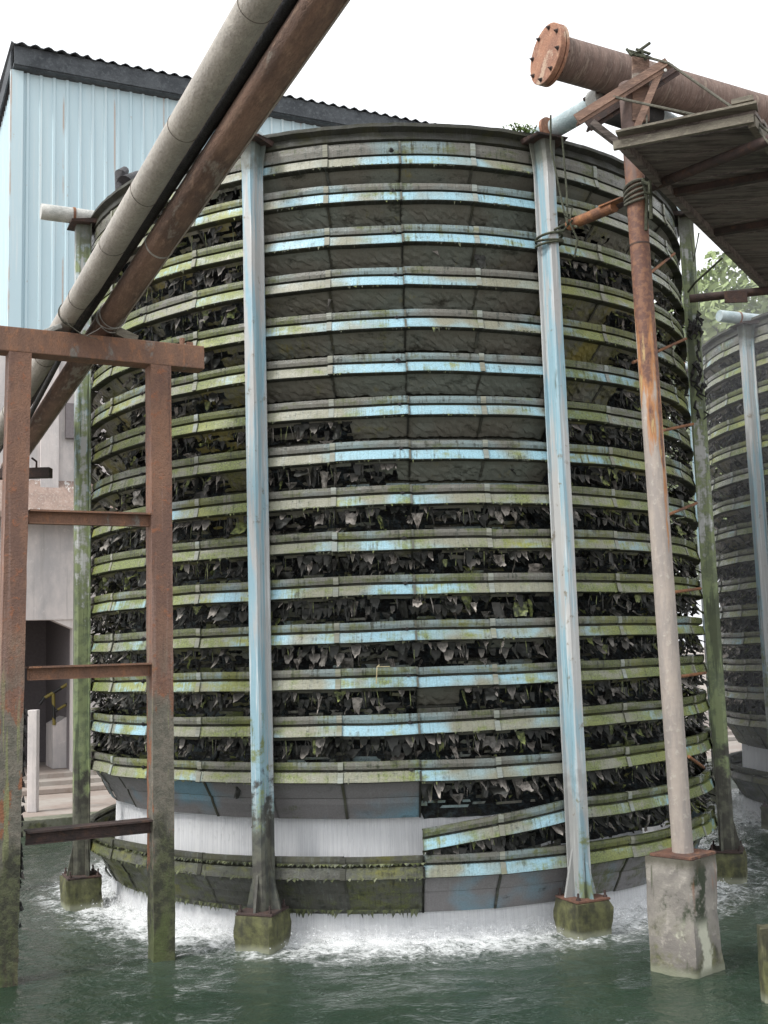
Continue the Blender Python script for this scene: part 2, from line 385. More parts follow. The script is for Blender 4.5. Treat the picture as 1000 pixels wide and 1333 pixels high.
def profile(kind='mid'):
    up = .056 if kind != 'top' else .105; g = up + .020; lo = g + (.078 if kind != 'base' else .085)
    pr = [(-.07, -.015, GR), (-.05, .0, UP), (.0, .002, UP), (.004, -up * .5, UP), (.0, -up, UP), (-.030, -up - .003, GR),
          (-.032, -g, GR), (.004, -g - .002, LO), (.014, -(g + lo) / 2, LO), (.026, -lo, LO), (.018, -lo - .007, GR), (-.050, -lo - .010, GR)]
    z0 = -lo - .010; r0_ = -.050
    if kind in ('low', 'base'):
        L = .30; dr = .20
        for k in range(1, 5): pr.append((r0_ - dr * .42 * k / 4, z0 - L * .42 * k / 4, SK))
        pr.append((r0_ - dr * .42 - .012, z0 - L * .42 - .004, GR))
        for k in range(1, 5): pr.append((r0_ - dr * .45 - dr * .45 * k / 4, z0 - L * .45 - L * .55 * k / 4, SK))
        pr.append((pr[-1][0] - .02, pr[-1][1] + .01, GR))
    else:
        for k in range(1, 7): pr.append((r0_ - .135 * k / 6, z0 - .135 * k / 6, SK))
        pr.append((r0_ - .175, z0 - .137, GR)); pr.append((r0_ - .165, z0 - .160, GR)); pr.append((r0_ - .118, z0 - .163, GR))
        for k in range(1, 4): pr.append((r0_ - .118 - .012 * k / 3, z0 - .163 - .06 * k / 3, UP))
    return pr
NS = 18
def ring(tier, parent, phi0, phi1, kind='mid', zoff=None, mats=None, name='louvre_ring', ragged=True, cutend=False):
    """one louvre ring: folded fascia, drip lip and inward sloping skirt, in panels between the joint straps"""
    b = MB(); zt = TOP - (tier - 1) * DZ; pr = profile(kind)
    n0, n1 = round((phi0 - P0) / PAN), round((phi1 - P0) / PAN); cols = []; flaps = []
    for p in range(n0, n1):
        po = rnd.uniform(-.006, .006); pz = rnd.uniform(-.005, .005); tl = rnd.uniform(-.004, .004)
        pm = rnd.uniform(-.12, .12); pf = rnd.uniform(-.25, .25); prev = None
        for j in range(NS + 1):
            phi = P0 + PAN * (p + j / NS); s = phi * R_T
            zo = pz + tl * (j / NS * 2 - 1) + (zoff(phi) if zoff else 0) + .004 * nz(s * 1.5, tier)
            sg = .008 * math.sin(PI * j / NS) * nz(p * 3.3, tier * 1.9, 1)
            ms, fr = moss_amt(tier, phi) + pm, fresh_amt(tier, phi) + pf
            col = []
            for i, (dr, dz, m) in enumerate(pr):
                wob = .006 * nz(s * 3, tier * 3, i * .5) if i > 10 else .0015 * nz(s * 9, tier, i)
                zz = zt + dz + zo + (sg if i > 2 else 0)
                rr = R_T + dr + po + wob; pj = phi + (rnd.uniform(-.014, .014) / R_T if (i > 12 and 0 < j < NS and kind in ('mid', 'top')) else 0)
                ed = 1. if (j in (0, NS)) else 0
                if i in (9, 10, 11): ed = max(ed, .55)  # lip edge grime, plus shade under the lip painted onto the skirt top
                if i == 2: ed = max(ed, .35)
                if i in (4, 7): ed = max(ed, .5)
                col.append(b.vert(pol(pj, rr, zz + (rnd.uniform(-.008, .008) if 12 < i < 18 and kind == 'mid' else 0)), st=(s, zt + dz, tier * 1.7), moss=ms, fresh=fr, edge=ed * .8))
            if prev:
                hs_ = shred(tier, phi - PAN / NS / 2)
                for i in range(len(pr) - 1):
                    m = pr[i + 1][2]
                    if i >= 11 and kind in ('mid', 'top') and ragged:
                        dep = (i - 11) / 6
                        if hs_ > -.05 and hs_ + .9 * nz(s * 5, i * .9, tier * 7.) > .22 + (.55 if i < 12 else 0) + (.25 if i > 16 else 0): continue
                    b.face((prev[i], col[i], col[i + 1], prev[i + 1]), m)
            prev = col
    # joint straps folded over the panel joints
    sb = b
    for p in range(n0, n1 + 1):
        if (p % 4) == 0 or (cutend and p == n0): continue
        phi = P0 + PAN * p; zo = zoff(phi) if zoff else 0
        mid = (p % 4) == 2; w = .008 if mid else .021
        prs = [q for k, q in enumerate(pr) if k > 0]
        if kind in ('mid', 'top') : prs = prs[:16]
        prev = None
        for (dr, dz, m) in prs:
            w = (.008 if mid else .021 if m in (UP, LO) else .010)
            q = [sb.vert(pol(phi + e * w / R_T, R_T + dr + rr, zt + dz + zo), st=(phi * R_T, zt + dz, tier), moss=.1, fresh=.1, edge=(.9 if mid else .35))
                 for e, rr in ((-1, .0), (-1, .010 if not mid else .006), (1, .010 if not mid else .006), (1, .0))]
            if prev:
                for a in range(3): sb.face((prev[a], prev[a + 1], q[a + 1], q[a]), 4 if m in (UP, LO) else 3)
            prev = q
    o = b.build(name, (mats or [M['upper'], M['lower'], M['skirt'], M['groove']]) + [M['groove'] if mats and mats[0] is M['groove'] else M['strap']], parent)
    # bolt at the middle joint of each bay
    for p in range(n0, n1):
        if (p % 4) == 2 and not (cutend and p == n0) and -1.6 < P0 + PAN * p < 1.7:
            phi = P0 + PAN * p - .022; bb = MB(); zc = zt - (.07 if kind == 'top' else .064) + (zoff(phi) if zoff else 0)
            bolt(bb, pol(phi, R_T - .008, zc), pol(phi, 1, 0) , .023, .020)
            bb.build('bolt', M['dark'], o)
    return o
def bolt(b, p, d, r, h, m=0):
    d = Vector(d).normalized(); p = Vector(p)
    b.tube([p, p + d * h * .28], r, 12, m); b.tube([p + d * h * .28, p + d * h], r * .68, 6, m); b.tube([p + d * h, p + d * h * 1.7], r * .3, 6, m)
def film(tier, parent, q0=D(-108), q1=D(112), zoff=None, dens=1.):
    """torn film hanging in the gap under one ring"""
    b = MB(); zt = TOP - (tier - 1) * DZ; ph = q0
    while ph < q1:
        ph += D(rnd.uniform(.26, .9)) / dens * 2.6; s = shred(tier, ph); zt = TOP - (tier - 1) * DZ + (zoff(ph) if zoff else 0)
        if rnd.random() > sst(s, -.15, .55) * (1.0) + .03: continue
        row = rnd.random(); d = math.degrees(ph); side = d < -20 or d > 25.3
        if row < .6: z0 = zt - .175 - rnd.uniform(0, .06); r_ = R_T - .045 - rnd.uniform(0, .06)
        else: z0 = zt - .26 - rnd.uniform(0, .06); r_ = R_T - .10 - rnd.uniform(0, .10)
        w = rnd.choice((.03, .05, .07, .10, .14)) * rnd.uniform(.6, 1.2) * (.75 if side else 1); L = rnd.uniform(.05, .15) * (.85 if side else 1)
        L = min(L, z0 - (zt - DZ) - .0 + (.03 if rnd.random() < .06 else -.004))
        if L < .03: continue
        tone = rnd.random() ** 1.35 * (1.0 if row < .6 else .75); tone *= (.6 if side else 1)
        if rnd.random() < .42: tone = rnd.uniform(0, .07)
        green = 1. if rnd.random() < (.13 if side else .05) else 0.
        if green: tone *= .5
        taper = rnd.choice((.9, .5, .05, .05, .15, .05, 1.2)); curl = rnd.uniform(-.05, .11); tw = rnd.uniform(-.9, .9); sway = rnd.uniform(-.03, .03)
        cup = rnd.uniform(-.03, .03); rows = 8; prev = None
        cr = rnd.uniform(0, 50)
        for i in range(rows):
            t = i / (rows - 1); ww = w * (1 + (taper - 1) * t); line = []
            for j in range(6):
                u = j / 5 * 2 - 1; a = tw * t
                x = u * ww / 2 * math.cos(a) + sway * t; out = curl * t * t + u * ww / 2 * math.sin(a) + cup * (1 - u * u) + .022 * nz(cr + i * .45, j * .7) + .010 * nz(cr + i * 1.2, j * 1.3, 5)
                z = z0 - L * t * (1 - .25 * abs(curl) / .1 * t) + .012 * nz(cr + i * .5, j * .9, 3) - (rnd.uniform(0, .022) if i == rows - 1 else 0)
                rr = min(r_ + out, R_T + .03)
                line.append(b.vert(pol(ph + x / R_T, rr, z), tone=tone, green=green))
            if prev:
                for j in range(5): b.face((prev[j], prev[j + 1], line[j + 1], line[j]))
            prev = line
    # ragged rows of pennants: sheets still joined along their top edge
    for (zr, rr_, dn) in ((-.172, -.055, 1.), (-.235, -.105, .9)):
        ph = q0 + rnd.uniform(0, .02); prevc = None; ztop_prev = None
        while ph < q1:
            s = shred(tier, ph); zt = TOP - (tier - 1) * DZ + (zoff(ph) if zoff else 0); wd = rnd.choice((rnd.uniform(.015, .05), rnd.uniform(.03, .10))); d = math.degrees(ph)
            keep = rnd.random() < sst(s, .0, .5) * .52 * dn * (1.35 if nz(ph * 7, tier * 3.1, zr * 20) > 0 else .55)
            if keep:
                a_ = rnd.uniform(.012, .035); b_ = rnd.uniform(.012, .05) + wd * .45; curl = rnd.uniform(-.02, .10); pw = rnd.choice((.3, .5, .8, 1.2)); lean = rnd.uniform(.25, .75); tw = rnd.uniform(-.25, .25)
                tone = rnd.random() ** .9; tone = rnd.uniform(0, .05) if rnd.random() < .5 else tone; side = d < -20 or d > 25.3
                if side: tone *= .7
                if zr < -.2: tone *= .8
                green = 1. if rnd.random() < (.07 if side else .02) else 0.
                if green: tone *= .5
                nc = 7; prev = None
                for j in range(nc + 1):
                    u = j / nc; tri = (u / lean if u < lean else (1 - u) / (1 - lean)); L = a_ + b_ * max(0, tri) ** pw * (1 + .9 * nz((ph * R_T + u * wd) * 40, tier, 2)) + rnd.uniform(-.006, .006); L = min(L, .30 + zr + .06 - .02)
                    cur = []
                    for i in range(5):
                        t = i / 4; out = curl * (L / (a_ + b_)) ** 2 * t * t + tw * (u - .5) * wd * t + .012 * nz((ph * R_T + u * wd) * 26, t * 2, tier)
                        cur.append(b.vert(pol(ph + (u * wd) / R_T, min(R_T + rr_ + out, R_T + .03), zt + zr - L * t * (1 - .8 * max(0, curl) * t)), tone=tone * (.25 + .75 * t), green=green))  # tone rises towards the tip, painting in light on the curled ends
                    if prev:
                        for i in range(4): b.face((prev[i], prev[i + 1], cur[i + 1], cur[i]))
                    prev = cur
            ph += wd / R_T
    # slime threads, and bits of growth along the drip lip
    for k in range(int(230 * (q1 - q0) / D(220))):
        ph = rnd.uniform(q0, q1); zt = TOP - (tier - 1) * DZ + (zoff(ph) if zoff else 0)
        if shred(tier, ph) < 0: continue
        L = rnd.uniform(.03, .16); w = rnd.uniform(.0015, .005); r_ = R_T - rnd.uniform(.04, .12); z = zt - .18; tn = rnd.random() ** 3 * .7; g = 1. if rnd.random() < .4 else 0.; k_ = rnd.uniform(-.02, .02)
        p = [b.vert(pol(ph + x / R_T, r_, z - y), tone=tn * (.4 if g else 1), green=g) for x, y in ((-w, 0), (w, 0), (w + k_, L * .5), (-w + k_, L * .5), (k_ * 1.4, L))]
        b.face((p[0], p[1], p[2], p[3])); b.face((p[3], p[2], p[4]))
    for k in range(int(420 * (q1 - q0) / D(220))):
        ph = rnd.uniform(q0, q1)
        if nz(ph * 9, tier * 2.2, 4) < -.05: continue
        zt = TOP - (tier - 1) * DZ + (zoff(ph) if zoff else 0); lip = -.153 if tier != 1 else -.20
        L = rnd.uniform(.004, .022) * (2 if rnd.random() < .08 else 1); w = rnd.uniform(.004, .016); g = 1. if rnd.random() < .35 else .3
        p = [b.vert(pol(ph + x / R_T, R_T + r_, zt + lip + y), tone=rnd.uniform(0, .2), green=g) for x, y, r_ in ((-w, .004, .02), (w, .004, .022), (rnd.uniform(-w, w), -L, .015 + rnd.uniform(0, .012)))]
        b.face(p)
    # matted crumbs of film and moss clinging behind
    for k in range(int(620 * (q1 - q0) / D(220))):
        ph = rnd.uniform(q0, q1); s = shred(tier, ph); zt = TOP - (tier - 1) * DZ + (zoff(ph) if zoff else 0)
        if s < .15: continue
        z = zt - rnd.uniform(.16, .37); r_ = R_T - .05 - (zt - .15 - z) * .7 - rnd.uniform(0, .07); q = rnd.uniform(.008, .028)
        c = pol(ph, r_, z); tn = rnd.random() ** 3 * .8; g = 1. if rnd.random() < .25 else 0.
        ids = [b.vert(c + Vector([rnd.uniform(-q, q) for _ in range(3)]), tone=tn * (.3 if g else 1), green=g) for _ in range(4)]
        b.face((ids[0], ids[1], ids[2])); b.face((ids[1], ids[3], ids[2]))
    o = b.build('torn_film', M['flap'], parent, smooth=True, angle=60); tag(o, kind='stuff'); return o

def tower(loc, rz, label, broken=True):
    T = empty('cooling_tower', loc, rz, label=label, cat='cooling tower', group='round cooling towers standing in the basin')
    FULL = (P0 - 4 * BAY, P0 + 4 * BAY)
    for k in range(1, 16):
        mats = None
        if k == 15: mats = [M['upper'], M['lower'], M['skirt_fresh'], M['groove']]
        if k == 15:
            # long skirt kept on the left part, torn open to the right of the middle joint
            o = ring(15, T, P0 - BAY * 2, P0 + PAN * 2, 'low', mats=mats); ring(15, T, P0 + PAN * 2, P0 + BAY * 6, 'mid')
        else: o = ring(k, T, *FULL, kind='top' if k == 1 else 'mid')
        film(k, o)
    # ring 16: broken away on the left, its loose end has dropped
    r16 = ring(16, T, P0 + BAY, P0 + 3 * BAY, 'mid', name='louvre_ring'); film(16, r16, P0 + BAY, D(112))
    def drop(phi): return -.16 * (P0 + BAY - phi) / (PAN * 2)
    bl = ring(16, T, P0 + PAN * 2, P0 + BAY, 'mid', zoff=drop, name='broken_louvre', cutend=True, mats=[M['upper'], M['lower'], M['skirt_slime'], M['groove']])
    film(16, bl, P0 + PAN * 2, P0 + BAY, drop, 1.3)
    bk = MB(); prev = None
    for j in range(90):
        ph = P0 + PAN * 2 + .01 + (PAN * 2 - .01) * j / 89; s_ = ph * R_T; cur = []
        for i in range(16):
            z = TOP - 15 * DZ - .13 - .20 * i / 15 + drop(ph); cur.append(bk.vert(pol(ph, R_T - .12 + .04 * nz(s_ * 9, z * 14) - .05 * i / 15, z), st=(s_, z, 0)))
        if prev:
            for i in range(15): bk.face((prev[i], cur[i], cur[i + 1], prev[i + 1]))
        prev = cur
    bk.build('torn_backing', M['fill'], bl)
    bl['label'] = 'broken louvre piece sagging at its left end'
    # base ring in two pieces: slimy old one and a newer blue-grey one
    sl_ = [M['groove'], M['skirt_slime'], M['skirt_slime'], M['groove']]
    a = ring(17, T, P0 - 4 * BAY, P0 + PAN * 2, 'base', mats=sl_, name='base_ring'); a['label'] = 'blackened mossy base ring'
    a2 = ring(17, T, P0 + PAN * 2, P0 + 4 * BAY, 'base', mats=[M['upper'], M['lower'], M['skirt_fresh'], M['groove']], name='base_ring'); a2['label'] = 'grey and blue newer base ring'
    # moss clumps and rags hanging from the old base ring
    b = MB()
    for k in range(900):
        ph = rnd.uniform(D(-100), P0 + PAN * 2); zt = TOP - 16 * DZ
        which = rnd.random()
        if which < .45: rr, z, L = R_T + .01, zt - .055, rnd.uniform(.005, .02)
        elif which < .8: rr, z, L = R_T - .19, zt - .44, rnd.uniform(.01, .06)
        else: rr, z, L = R_T + .02, zt - .16, rnd.uniform(.008, .03)
        w = rnd.uniform(.01, .03); c = pol(ph, rr, z)
        v = [b.vert(pol(ph - w / R_T, rr, z + .01), tone=.05, green=.6), b.vert(pol(ph + w / R_T, rr + .01, z + .012), tone=.05, green=.5), b.vert(pol(ph + rnd.uniform(-w, w) / R_T, rr + rnd.uniform(-.01, .02), z - L), tone=.04, green=.3)]
        b.face(v)
    b.build('hanging_moss', M['flap'], a)['kind'] = 'stuff'
    # top rim
    b = MB(); n = 320; prs = [(-.30, .10), (-.02, .165), (.035, .15), (.045, .115), (.0, .085), (.012, .02), (-.03, .0)]; prev = None
    for j in range(n + 1):
        ph = 2 * PI * j / n; dz = .008 * nz(ph * 14, 3) + .006 * nz(ph * 60, 1); s = ph * R_T
        col = [b.vert(pol(ph, R_T + dr + .004 * nz(ph * 30, i), TOP + z + (dz if i < 5 else 0)), st=(s, z, 0), moss=.25, fresh=-.3, edge=.8) for i, (dr, z) in enumerate(prs)]
        if prev:
            for i in range(len(prs) - 1): b.face((prev[i], col[i], col[i + 1], prev[i + 1]))
        prev = col
    b.build('top_rim', M['groove'], T)
    # dark crumpled film pack inside
    b = MB(); prev = None; nj, ni = 420, 150; z1, z0 = TOP + .05, TOP - 15 * DZ - .02
    for j in range(nj + 1):
        ph = 2 * PI * j / nj; s = ph * R_T; col = []
        for i in range(ni + 1):
            z = z1 + ((z0 - (DZ * 1.05 if P0 + BAY < (ph + PI) % (2 * PI) - PI < P0 + 4 * BAY else .10 if (ph + PI) % (2 * PI) - PI > P0 + PAN * 2 else 0)) - z1) * i / ni
            rr = R_T - .33 + .07 * nz(s * 4, z * 6) + .04 * nz(s * 14, z * 22) - .03 * math.sin((z - TOP) / DZ * 2 * PI)
            col.append(b.vert(pol(ph, rr, z), st=(s, z, 0)))
        if prev:
            for i in range(ni): b.face((prev[i], col[i], col[i + 1], prev[i + 1]))
        prev = col
    c0 = b.vert((0, 0, z0)); 
    b.build('film_pack', M['fill'], T)
    # centre support column
    b = MB(); b.tube([(0, 0, -.3), (0, 0, .25), (0, 0, .45), (0, 0, .75), (0, 0, 1.1)], [.34, .34, .26, .16, .15], 24); b.build('centre_column', M['dark'], T, smooth=True)
    # posts
    for k in range(8):
        ph = P0 + BAY * k; d = math.degrees(ph)
        mat = M['post_green'] if k == 7 else M['post_right'] if k == 2 else M['post_clean'] if k == 1 else M['post']
        u = pol(ph, 1, 0); tx = Vector((math.cos(ph), math.sin(ph), 0)); base = u * (R_T + .035)
        b = MB(); za, zb = .27, 6.525
        sec = [(-.088, .0), (-.088, .012), (-.058, .014), (-.054, .110), (-.038, .140), (.038, .140), (.054, .110), (.058, .014), (.088, .012), (.088, .0)]
        prev = None; nzs = 46
        for i in range(nzs + 1):
            z = za + (zb - za) * i / nzs
            fl = 1 + .9 * max(0, (z - (zb - .28)) / .28) ** 1.5 * .45
            cur = [b.vert(base + tx * (x * fl + .003 * nz(z * 2, k)) + u * (y + .002 * nz(z * 3, q)) + Vector((0, 0, z))) for q, (x, y) in enumerate(sec)]
            if prev:
                for q in range(len(sec)):
                    r_ = (q + 1) % len(sec); b.face((prev[q], prev[r_], cur[r_], cur[q]))
            else: b.face(cur[::-1])
            prev = cur
        b.face(prev)
        po = b.build('post', mat, T, smooth=True, angle=25)
        sgn = -1 if (k >= 4 or k == 0) else 1
        if k in (0, 1, 2, 7, 6, 3):
            for t_ in range(18):
                z = TOP - .12 - t_ * DZ
                if z < .55: continue
                bb = MB(); bolt(bb, base + tx * (.074 * sgn) + u * .010 + Vector((0, 0, z)), u, .023, .036); bb.build('bolt', M['dark'], po)
        # gussets and base plate
        g = MB()
        for sx in (-1, 1):
            q = [base + tx * (sx * .055) + u * .03 + Vector((0, 0, z)) for z in (.285, .66)] + [base + tx * (sx * .145) + u * .03 + Vector((0, 0, .285))]
            n_ = u * .012; i0 = [g.vert(p + n_) for p in q]; i1 = [g.vert(p - n_) for p in q]
            g.face(i0); g.face(i1[::-1])
            for a_ in range(3): g.face((i0[a_], i1[a_], i1[(a_ + 1) % 3], i0[(a_ + 1) % 3]))
        q = [base + u * .13 + Vector((0, 0, z)) for z in (.285, .60)] + [base + u * .20 + Vector((0, 0, .285))]
        n_ = tx * .010; i0 = [g.vert(p + n_) for p in q]; i1 = [g.vert(p - n_) for p in q]
        g.face(i0); g.face(i1[::-1])
        for a_ in range(3): g.face((i0[a_], i1[a_], i1[(a_ + 1) % 3], i0[(a_ + 1) % 3]))
        g.build('gusset', mat, po)
        pl = MB(); pl.box(base + u * .06 + Vector((0, 0, .277)), (.31, .31, .018), Rz(ph)); p_ = pl.build('base_plate', M['plate'] if k == 1 else M['rust_dark'], po, bevel=.003)
        for sx, sy in ((-1, -1), (1, -1), (-1, 1), (1, 1)):
            a = MB(); c = base + u * (.06 - sy * .125) + tx * (sx * .125) + Vector((0, 0, .285)); a.tube([c, c + Vector((0, 0, .055))], .009, 6); a.tube([c, c + Vector((0, 0, .018))], .018, 6)
            a.build('anchor_bolt', M['rust_dark'], p_)
        # saddle plate on top, outward
        s_ = MB(); o_ = [(-.19, -.10), (.19, -.10), (.15, .20), (-.15, .20)]
        i0 = [s_.vert(base + tx * x + u * y + Vector((0, 0, zb + .012 + (.035 if abs(x) > .16 else 0)))) for x, y in o_]
        i1 = [s_.vert(base + tx * x * .92 + u * y + Vector((0, 0, zb - .004))) for x, y in o_]
        s_.face(i0); s_.face(i1[::-1])
        for a_ in range(4): s_.face((i0[a_], i1[a_], i1[(a_ + 1) % 4], i0[(a_ + 1) % 4]))
        s_.build('saddle_plate', M['rust_dark'], po)
        if k != 1 or not broken:
            h = MB(); zc = zb + .10; r_ = .078
            h.tube([u * (R_T - 1.0) + Vector((0, 0, zc)), u * (R_T + .34) + Vector((0, 0, zc + .0)), u * (R_T + .50) + Vector((0, 0, zc + .0)), u * (R_T + .508) + Vector((0, 0, zc))], [r_, r_, r_, r_ * .93], 28)
            hp = h.build('header_pipe', M['stub'] if k == 7 else M['bluepipe'], T, smooth=True)
            c = MB(); c.tube([u * (R_T + .18) + Vector((0, 0, zc)), u * (R_T + .205) + Vector((0, 0, zc))], r_ + .006, 28); c.build('pipe_strap', M['rust_pole'], hp, smooth=True)
    return T

TLOC = Vector((.070, 12.15, 0))
T1 = tower(TLOC, 0, 'large round cooling tower of mossy pale blue louvres, nearest and filling the middle')
# second tower: copy of everything, its own place
T2 = copy_tree(T1); T2.location = (7.5, 15.1, 0); T2.rotation_euler.z = D(-2.05); T2.scale = (.95, .95, .95)
def override(o, i, m): o.material_slots[i].link = 'OBJECT'; o.material_slots[i].material = m
for o in [q for q in bpy.data.objects if q.parent == T2]:
    nm = o.name.split('.')[0]
    if nm == 'post': override(o, 0, M['post_grey'])
    if nm == 'header_pipe': override(o, 0, M['bluepipe'])
    for i, sl_m in enumerate(o.material_slots):
        if sl_m.material == M['skirt_fresh']: override(o, i, M['skirt'])
T2['label'] = 'farther cooling tower cut off by the right edge, behind the first one'
for T, L in ((T1, ('leftmost post, green with algae', )),): pass

# footings
def footing(T, k, label, sc=1.):
    ph = P0 + BAY * k; me = rough_block((.33, .33, .565), 10, .014, seed=k * 3.1 + T.location.x)
    me.materials.append(M['foot'])
    o = link('concrete_footing', me); p = T.matrix_basis @ Vector(pol(ph, R_T + .10, -.30)); o.location = p; o.rotation_euler.z = ph + T.rotation_euler.z
    if sc != 1: o.scale = (sc,) * 3
    me.polygons.foreach_set('use_smooth', [True] * len(me.polygons)); me.set_sharp_from_angle(angle=D(40))
    tag(o, label, 'footing', 'concrete footings under the tower posts'); return o
bpy.context.view_layer.update()
for k, l in ((7, 'small mossy concrete footing standing in water under the leftmost tower post'),
             (0, 'yellow-green concrete footing in water under the post left of the bright middle bay'),
             (1, 'green streaked concrete footing under the white and blue post right of centre'),
             (2, 'mossy footing with bolts on top behind the pale concrete pillar'),
             ): footing(T1, k, l)
footing(T2, 7, 'dark footing at the right edge under the far tower', .95)
for T in (T1, T2):
    for k in ((3, 4, 5, 6) if T is T1 else (0, 1, 6)):
        footing(T, k, 'dark concrete footing hidden behind the falling water of a tower', T.scale.x)

# ------------------------------------------------------------------ water
def water_mat():
    t = NT('basin_water'); g = t.geo(); s = t.sep(g)
    def ringd(cx, cy, R, w, r_=None):
        dx = t.math('SUBTRACT', s[0], cx); dy = t.math('SUBTRACT', s[1], cy)
        d = t.math('SQRT', t.math('ADD', t.math('MULTIPLY', dx, dx), t.math('MULTIPLY', dy, dy)))
        return d
    d1 = t.math('SUBTRACT', ringd(TLOC.x, TLOC.y, 0, 0), R_T - .2); d2 = t.math('SUBTRACT', ringd(7.5, 15.1, 0, 0), R_T * .95 - .2)
    d = t.math('MINIMUM', d1, d2)
    n1 = t.noise(g, 6, 5, .65, .6); n2 = t.noise(t.vec(g, (1, 1.6, 1)), 24, 4, .7, .3)
    f = t.math('ADD', t.math('MULTIPLY', n1, .55), t.math('MULTIPLY', n2, .48))
    f = t.math('ADD', f, .13)
    thr = t.mr(d, -.05, 1.6, .52, 1.0)
    foam = t.mr(t.math('SUBTRACT', f, thr), -.09, .22)
    aer = t.mr(t.math('ADD', d, t.math('MULTIPLY', t.math('SUBTRACT', n1, .5), 1.5)), 2.0, .1, 0, .28)
    deep = t.mix(t.mr(t.noise(g, .6, 2), .4, .6), (.017, .033, .021), (.025, .043, .029))
    deep = t.mix(aer, deep, (.13, .15, .135)); c = t.mix(foam, deep, (.74, .76, .77))
    far = t.noise(g, 3.2, 4, .6, .8); fine = t.noise(t.vec(g, (1, 1.4, 1)), 11, 4, .6, .5)
    h = t.math('ADD', t.math('MULTIPLY', far, .7), t.math('MULTIPLY', fine, .35))
    t.bump(h, .055, .8)
    return t.fin(c, t.mix(foam, (.03,) * 3, (.6,) * 3), 0, .5)
M['water'] = water_mat()
EDGE0, EDIR = Vector((-4.6, 15.25, 0)), Vector((.905, .424, 0)); ENRM = Vector((-.424, .905, 0))
def edge_y(x): return EDGE0.y + (x - EDGE0.x) * EDIR.y / EDIR.x
b = MB(); nx, ny = 330, 380; X0, X1 = -7.5, 12.
idx = []
for i in range(nx + 1):
    x = X0 + (X1 - X0) * i / nx; y1 = edge_y(x) + .02; col = []
    for j in range(ny + 1):
        y = .6 + (y1 - .6) * (j / ny); dd = abs(math.hypot(x - TLOC.x, y - TLOC.y) - (R_T - .15)); dd2 = abs(math.hypot(x - 7.5, y - 15.1) - 2.9)
        turb = math.exp(-(min(dd, dd2) / .45) ** 2)
        z = .012 * nz(x * 1.7, y * 2.3) + .006 * nz(x * 4.5, y * 6, 3) + .003 * nz(x * 11, y * 15, 5) + turb * (.035 * nz(x * 9, y * 9, 7) + .03 * nz(x * 22, y * 22, 1))
        rip = math.exp(-max(0, dd - .1) / 1.6); rr = math.hypot(x - TLOC.x, y - TLOC.y)
        z += .009 * rip * math.sin(rr * 26 + 3 * nz(x * 2, y * 2, 9))
        col.append(b.vert((x, y, z)))
    idx.append(col)
for i in range(nx):
    for j in range(ny): b.face((idx[i][j], idx[i + 1][j], idx[i + 1][j + 1], idx[i][j + 1]))
tag(b.build('water', M['water'], smooth=True, angle=180), kind='structure')

def curtain_mat():
    t = NT('falling_water'); st = t.attr('st', True)
    a = t.noise(t.vec(st, (60, .9, 1)), 1.3, 4, .65); v = t.noise(t.vec(st, (160, 7, 1)), 1.2, 3, .6); big = t.noise(t.vec(st, (2, .6, 1)), 1.2, 3)
    al = t.math('ADD', t.math('MULTIPLY', a, .5), t.math('MULTIPLY', v, .5)); al = t.math('MULTIPLY', t.mr(al, .34, .58, .88, 1.), t.mr(big, .30, .55, .90, 1.))
    lowz = t.sep(t.obj())[2]
    tr = t.n('ShaderNodeBsdfTransparent'); df = t.n('ShaderNodeBsdfDiffuse'); tl = t.n('ShaderNodeBsdfTranslucent')
    col = t.mix(t.mr(a, .4, .62), (.80, .81, .83), (.86, .87, .88))
    t.put(df.inputs[0], col); t.put(tl.inputs[0], col)
    m1 = t.n('ShaderNodeMixShader'); m1.inputs[0].default_value = .45; t.t.links.new(df.outputs[0], m1.inputs[1]); t.t.links.new(tl.outputs[0], m1.inputs[2])
    m2 = t.n('ShaderNodeMixShader'); t.put(m2.inputs[0], al); t.t.links.new(tr.outputs[0], m2.inputs[1]); t.t.links.new(m1.outputs[0], m2.inputs[2])
    t.t.links.new(m2.outputs[0], t.out.inputs[0]); return t.m
M['curtain'] = curtain_mat()
def simple(name, col, rough=.5, tl=0):
    t = NT(name); n = t.noise(t.obj(), 20, 2); t.fin(t.mix(t.mr(n, .3, .7), col, tuple(x * .85 for x in col)), rough); return t.m
M['drop'] = simple('water_drops', (.90, .91, .92), .25)
def spray_mat():
    t = NT('spray'); st = t.attr('st', True); a = t.noise(t.vec(st, (7, 9, 1)), 1.3, 5, .65); f = t.noise(t.vec(st, (60, 45, 1)), 1.2, 3, .6); z = t.sep(st)[1]
    al = t.math('MULTIPLY', t.mr(t.math('ADD', t.math('MULTIPLY', a, .6), t.math('MULTIPLY', f, .4)), .36, .66), t.mr(z, .30, .0, 0, .42))
    tr = t.n('ShaderNodeBsdfTransparent'); df = t.n('ShaderNodeBsdfDiffuse'); df.inputs[0].default_value = (.85, .86, .87, 1)
    m2 = t.n('ShaderNodeMixShader'); t.put(m2.inputs[0], al); t.t.links.new(tr.outputs[0], m2.inputs[1]); t.t.links.new(df.outputs[0], m2.inputs[2])
    t.t.links.new(m2.outputs[0], t.out.inputs[0]); return t.m
M['spray'] = spray_mat()
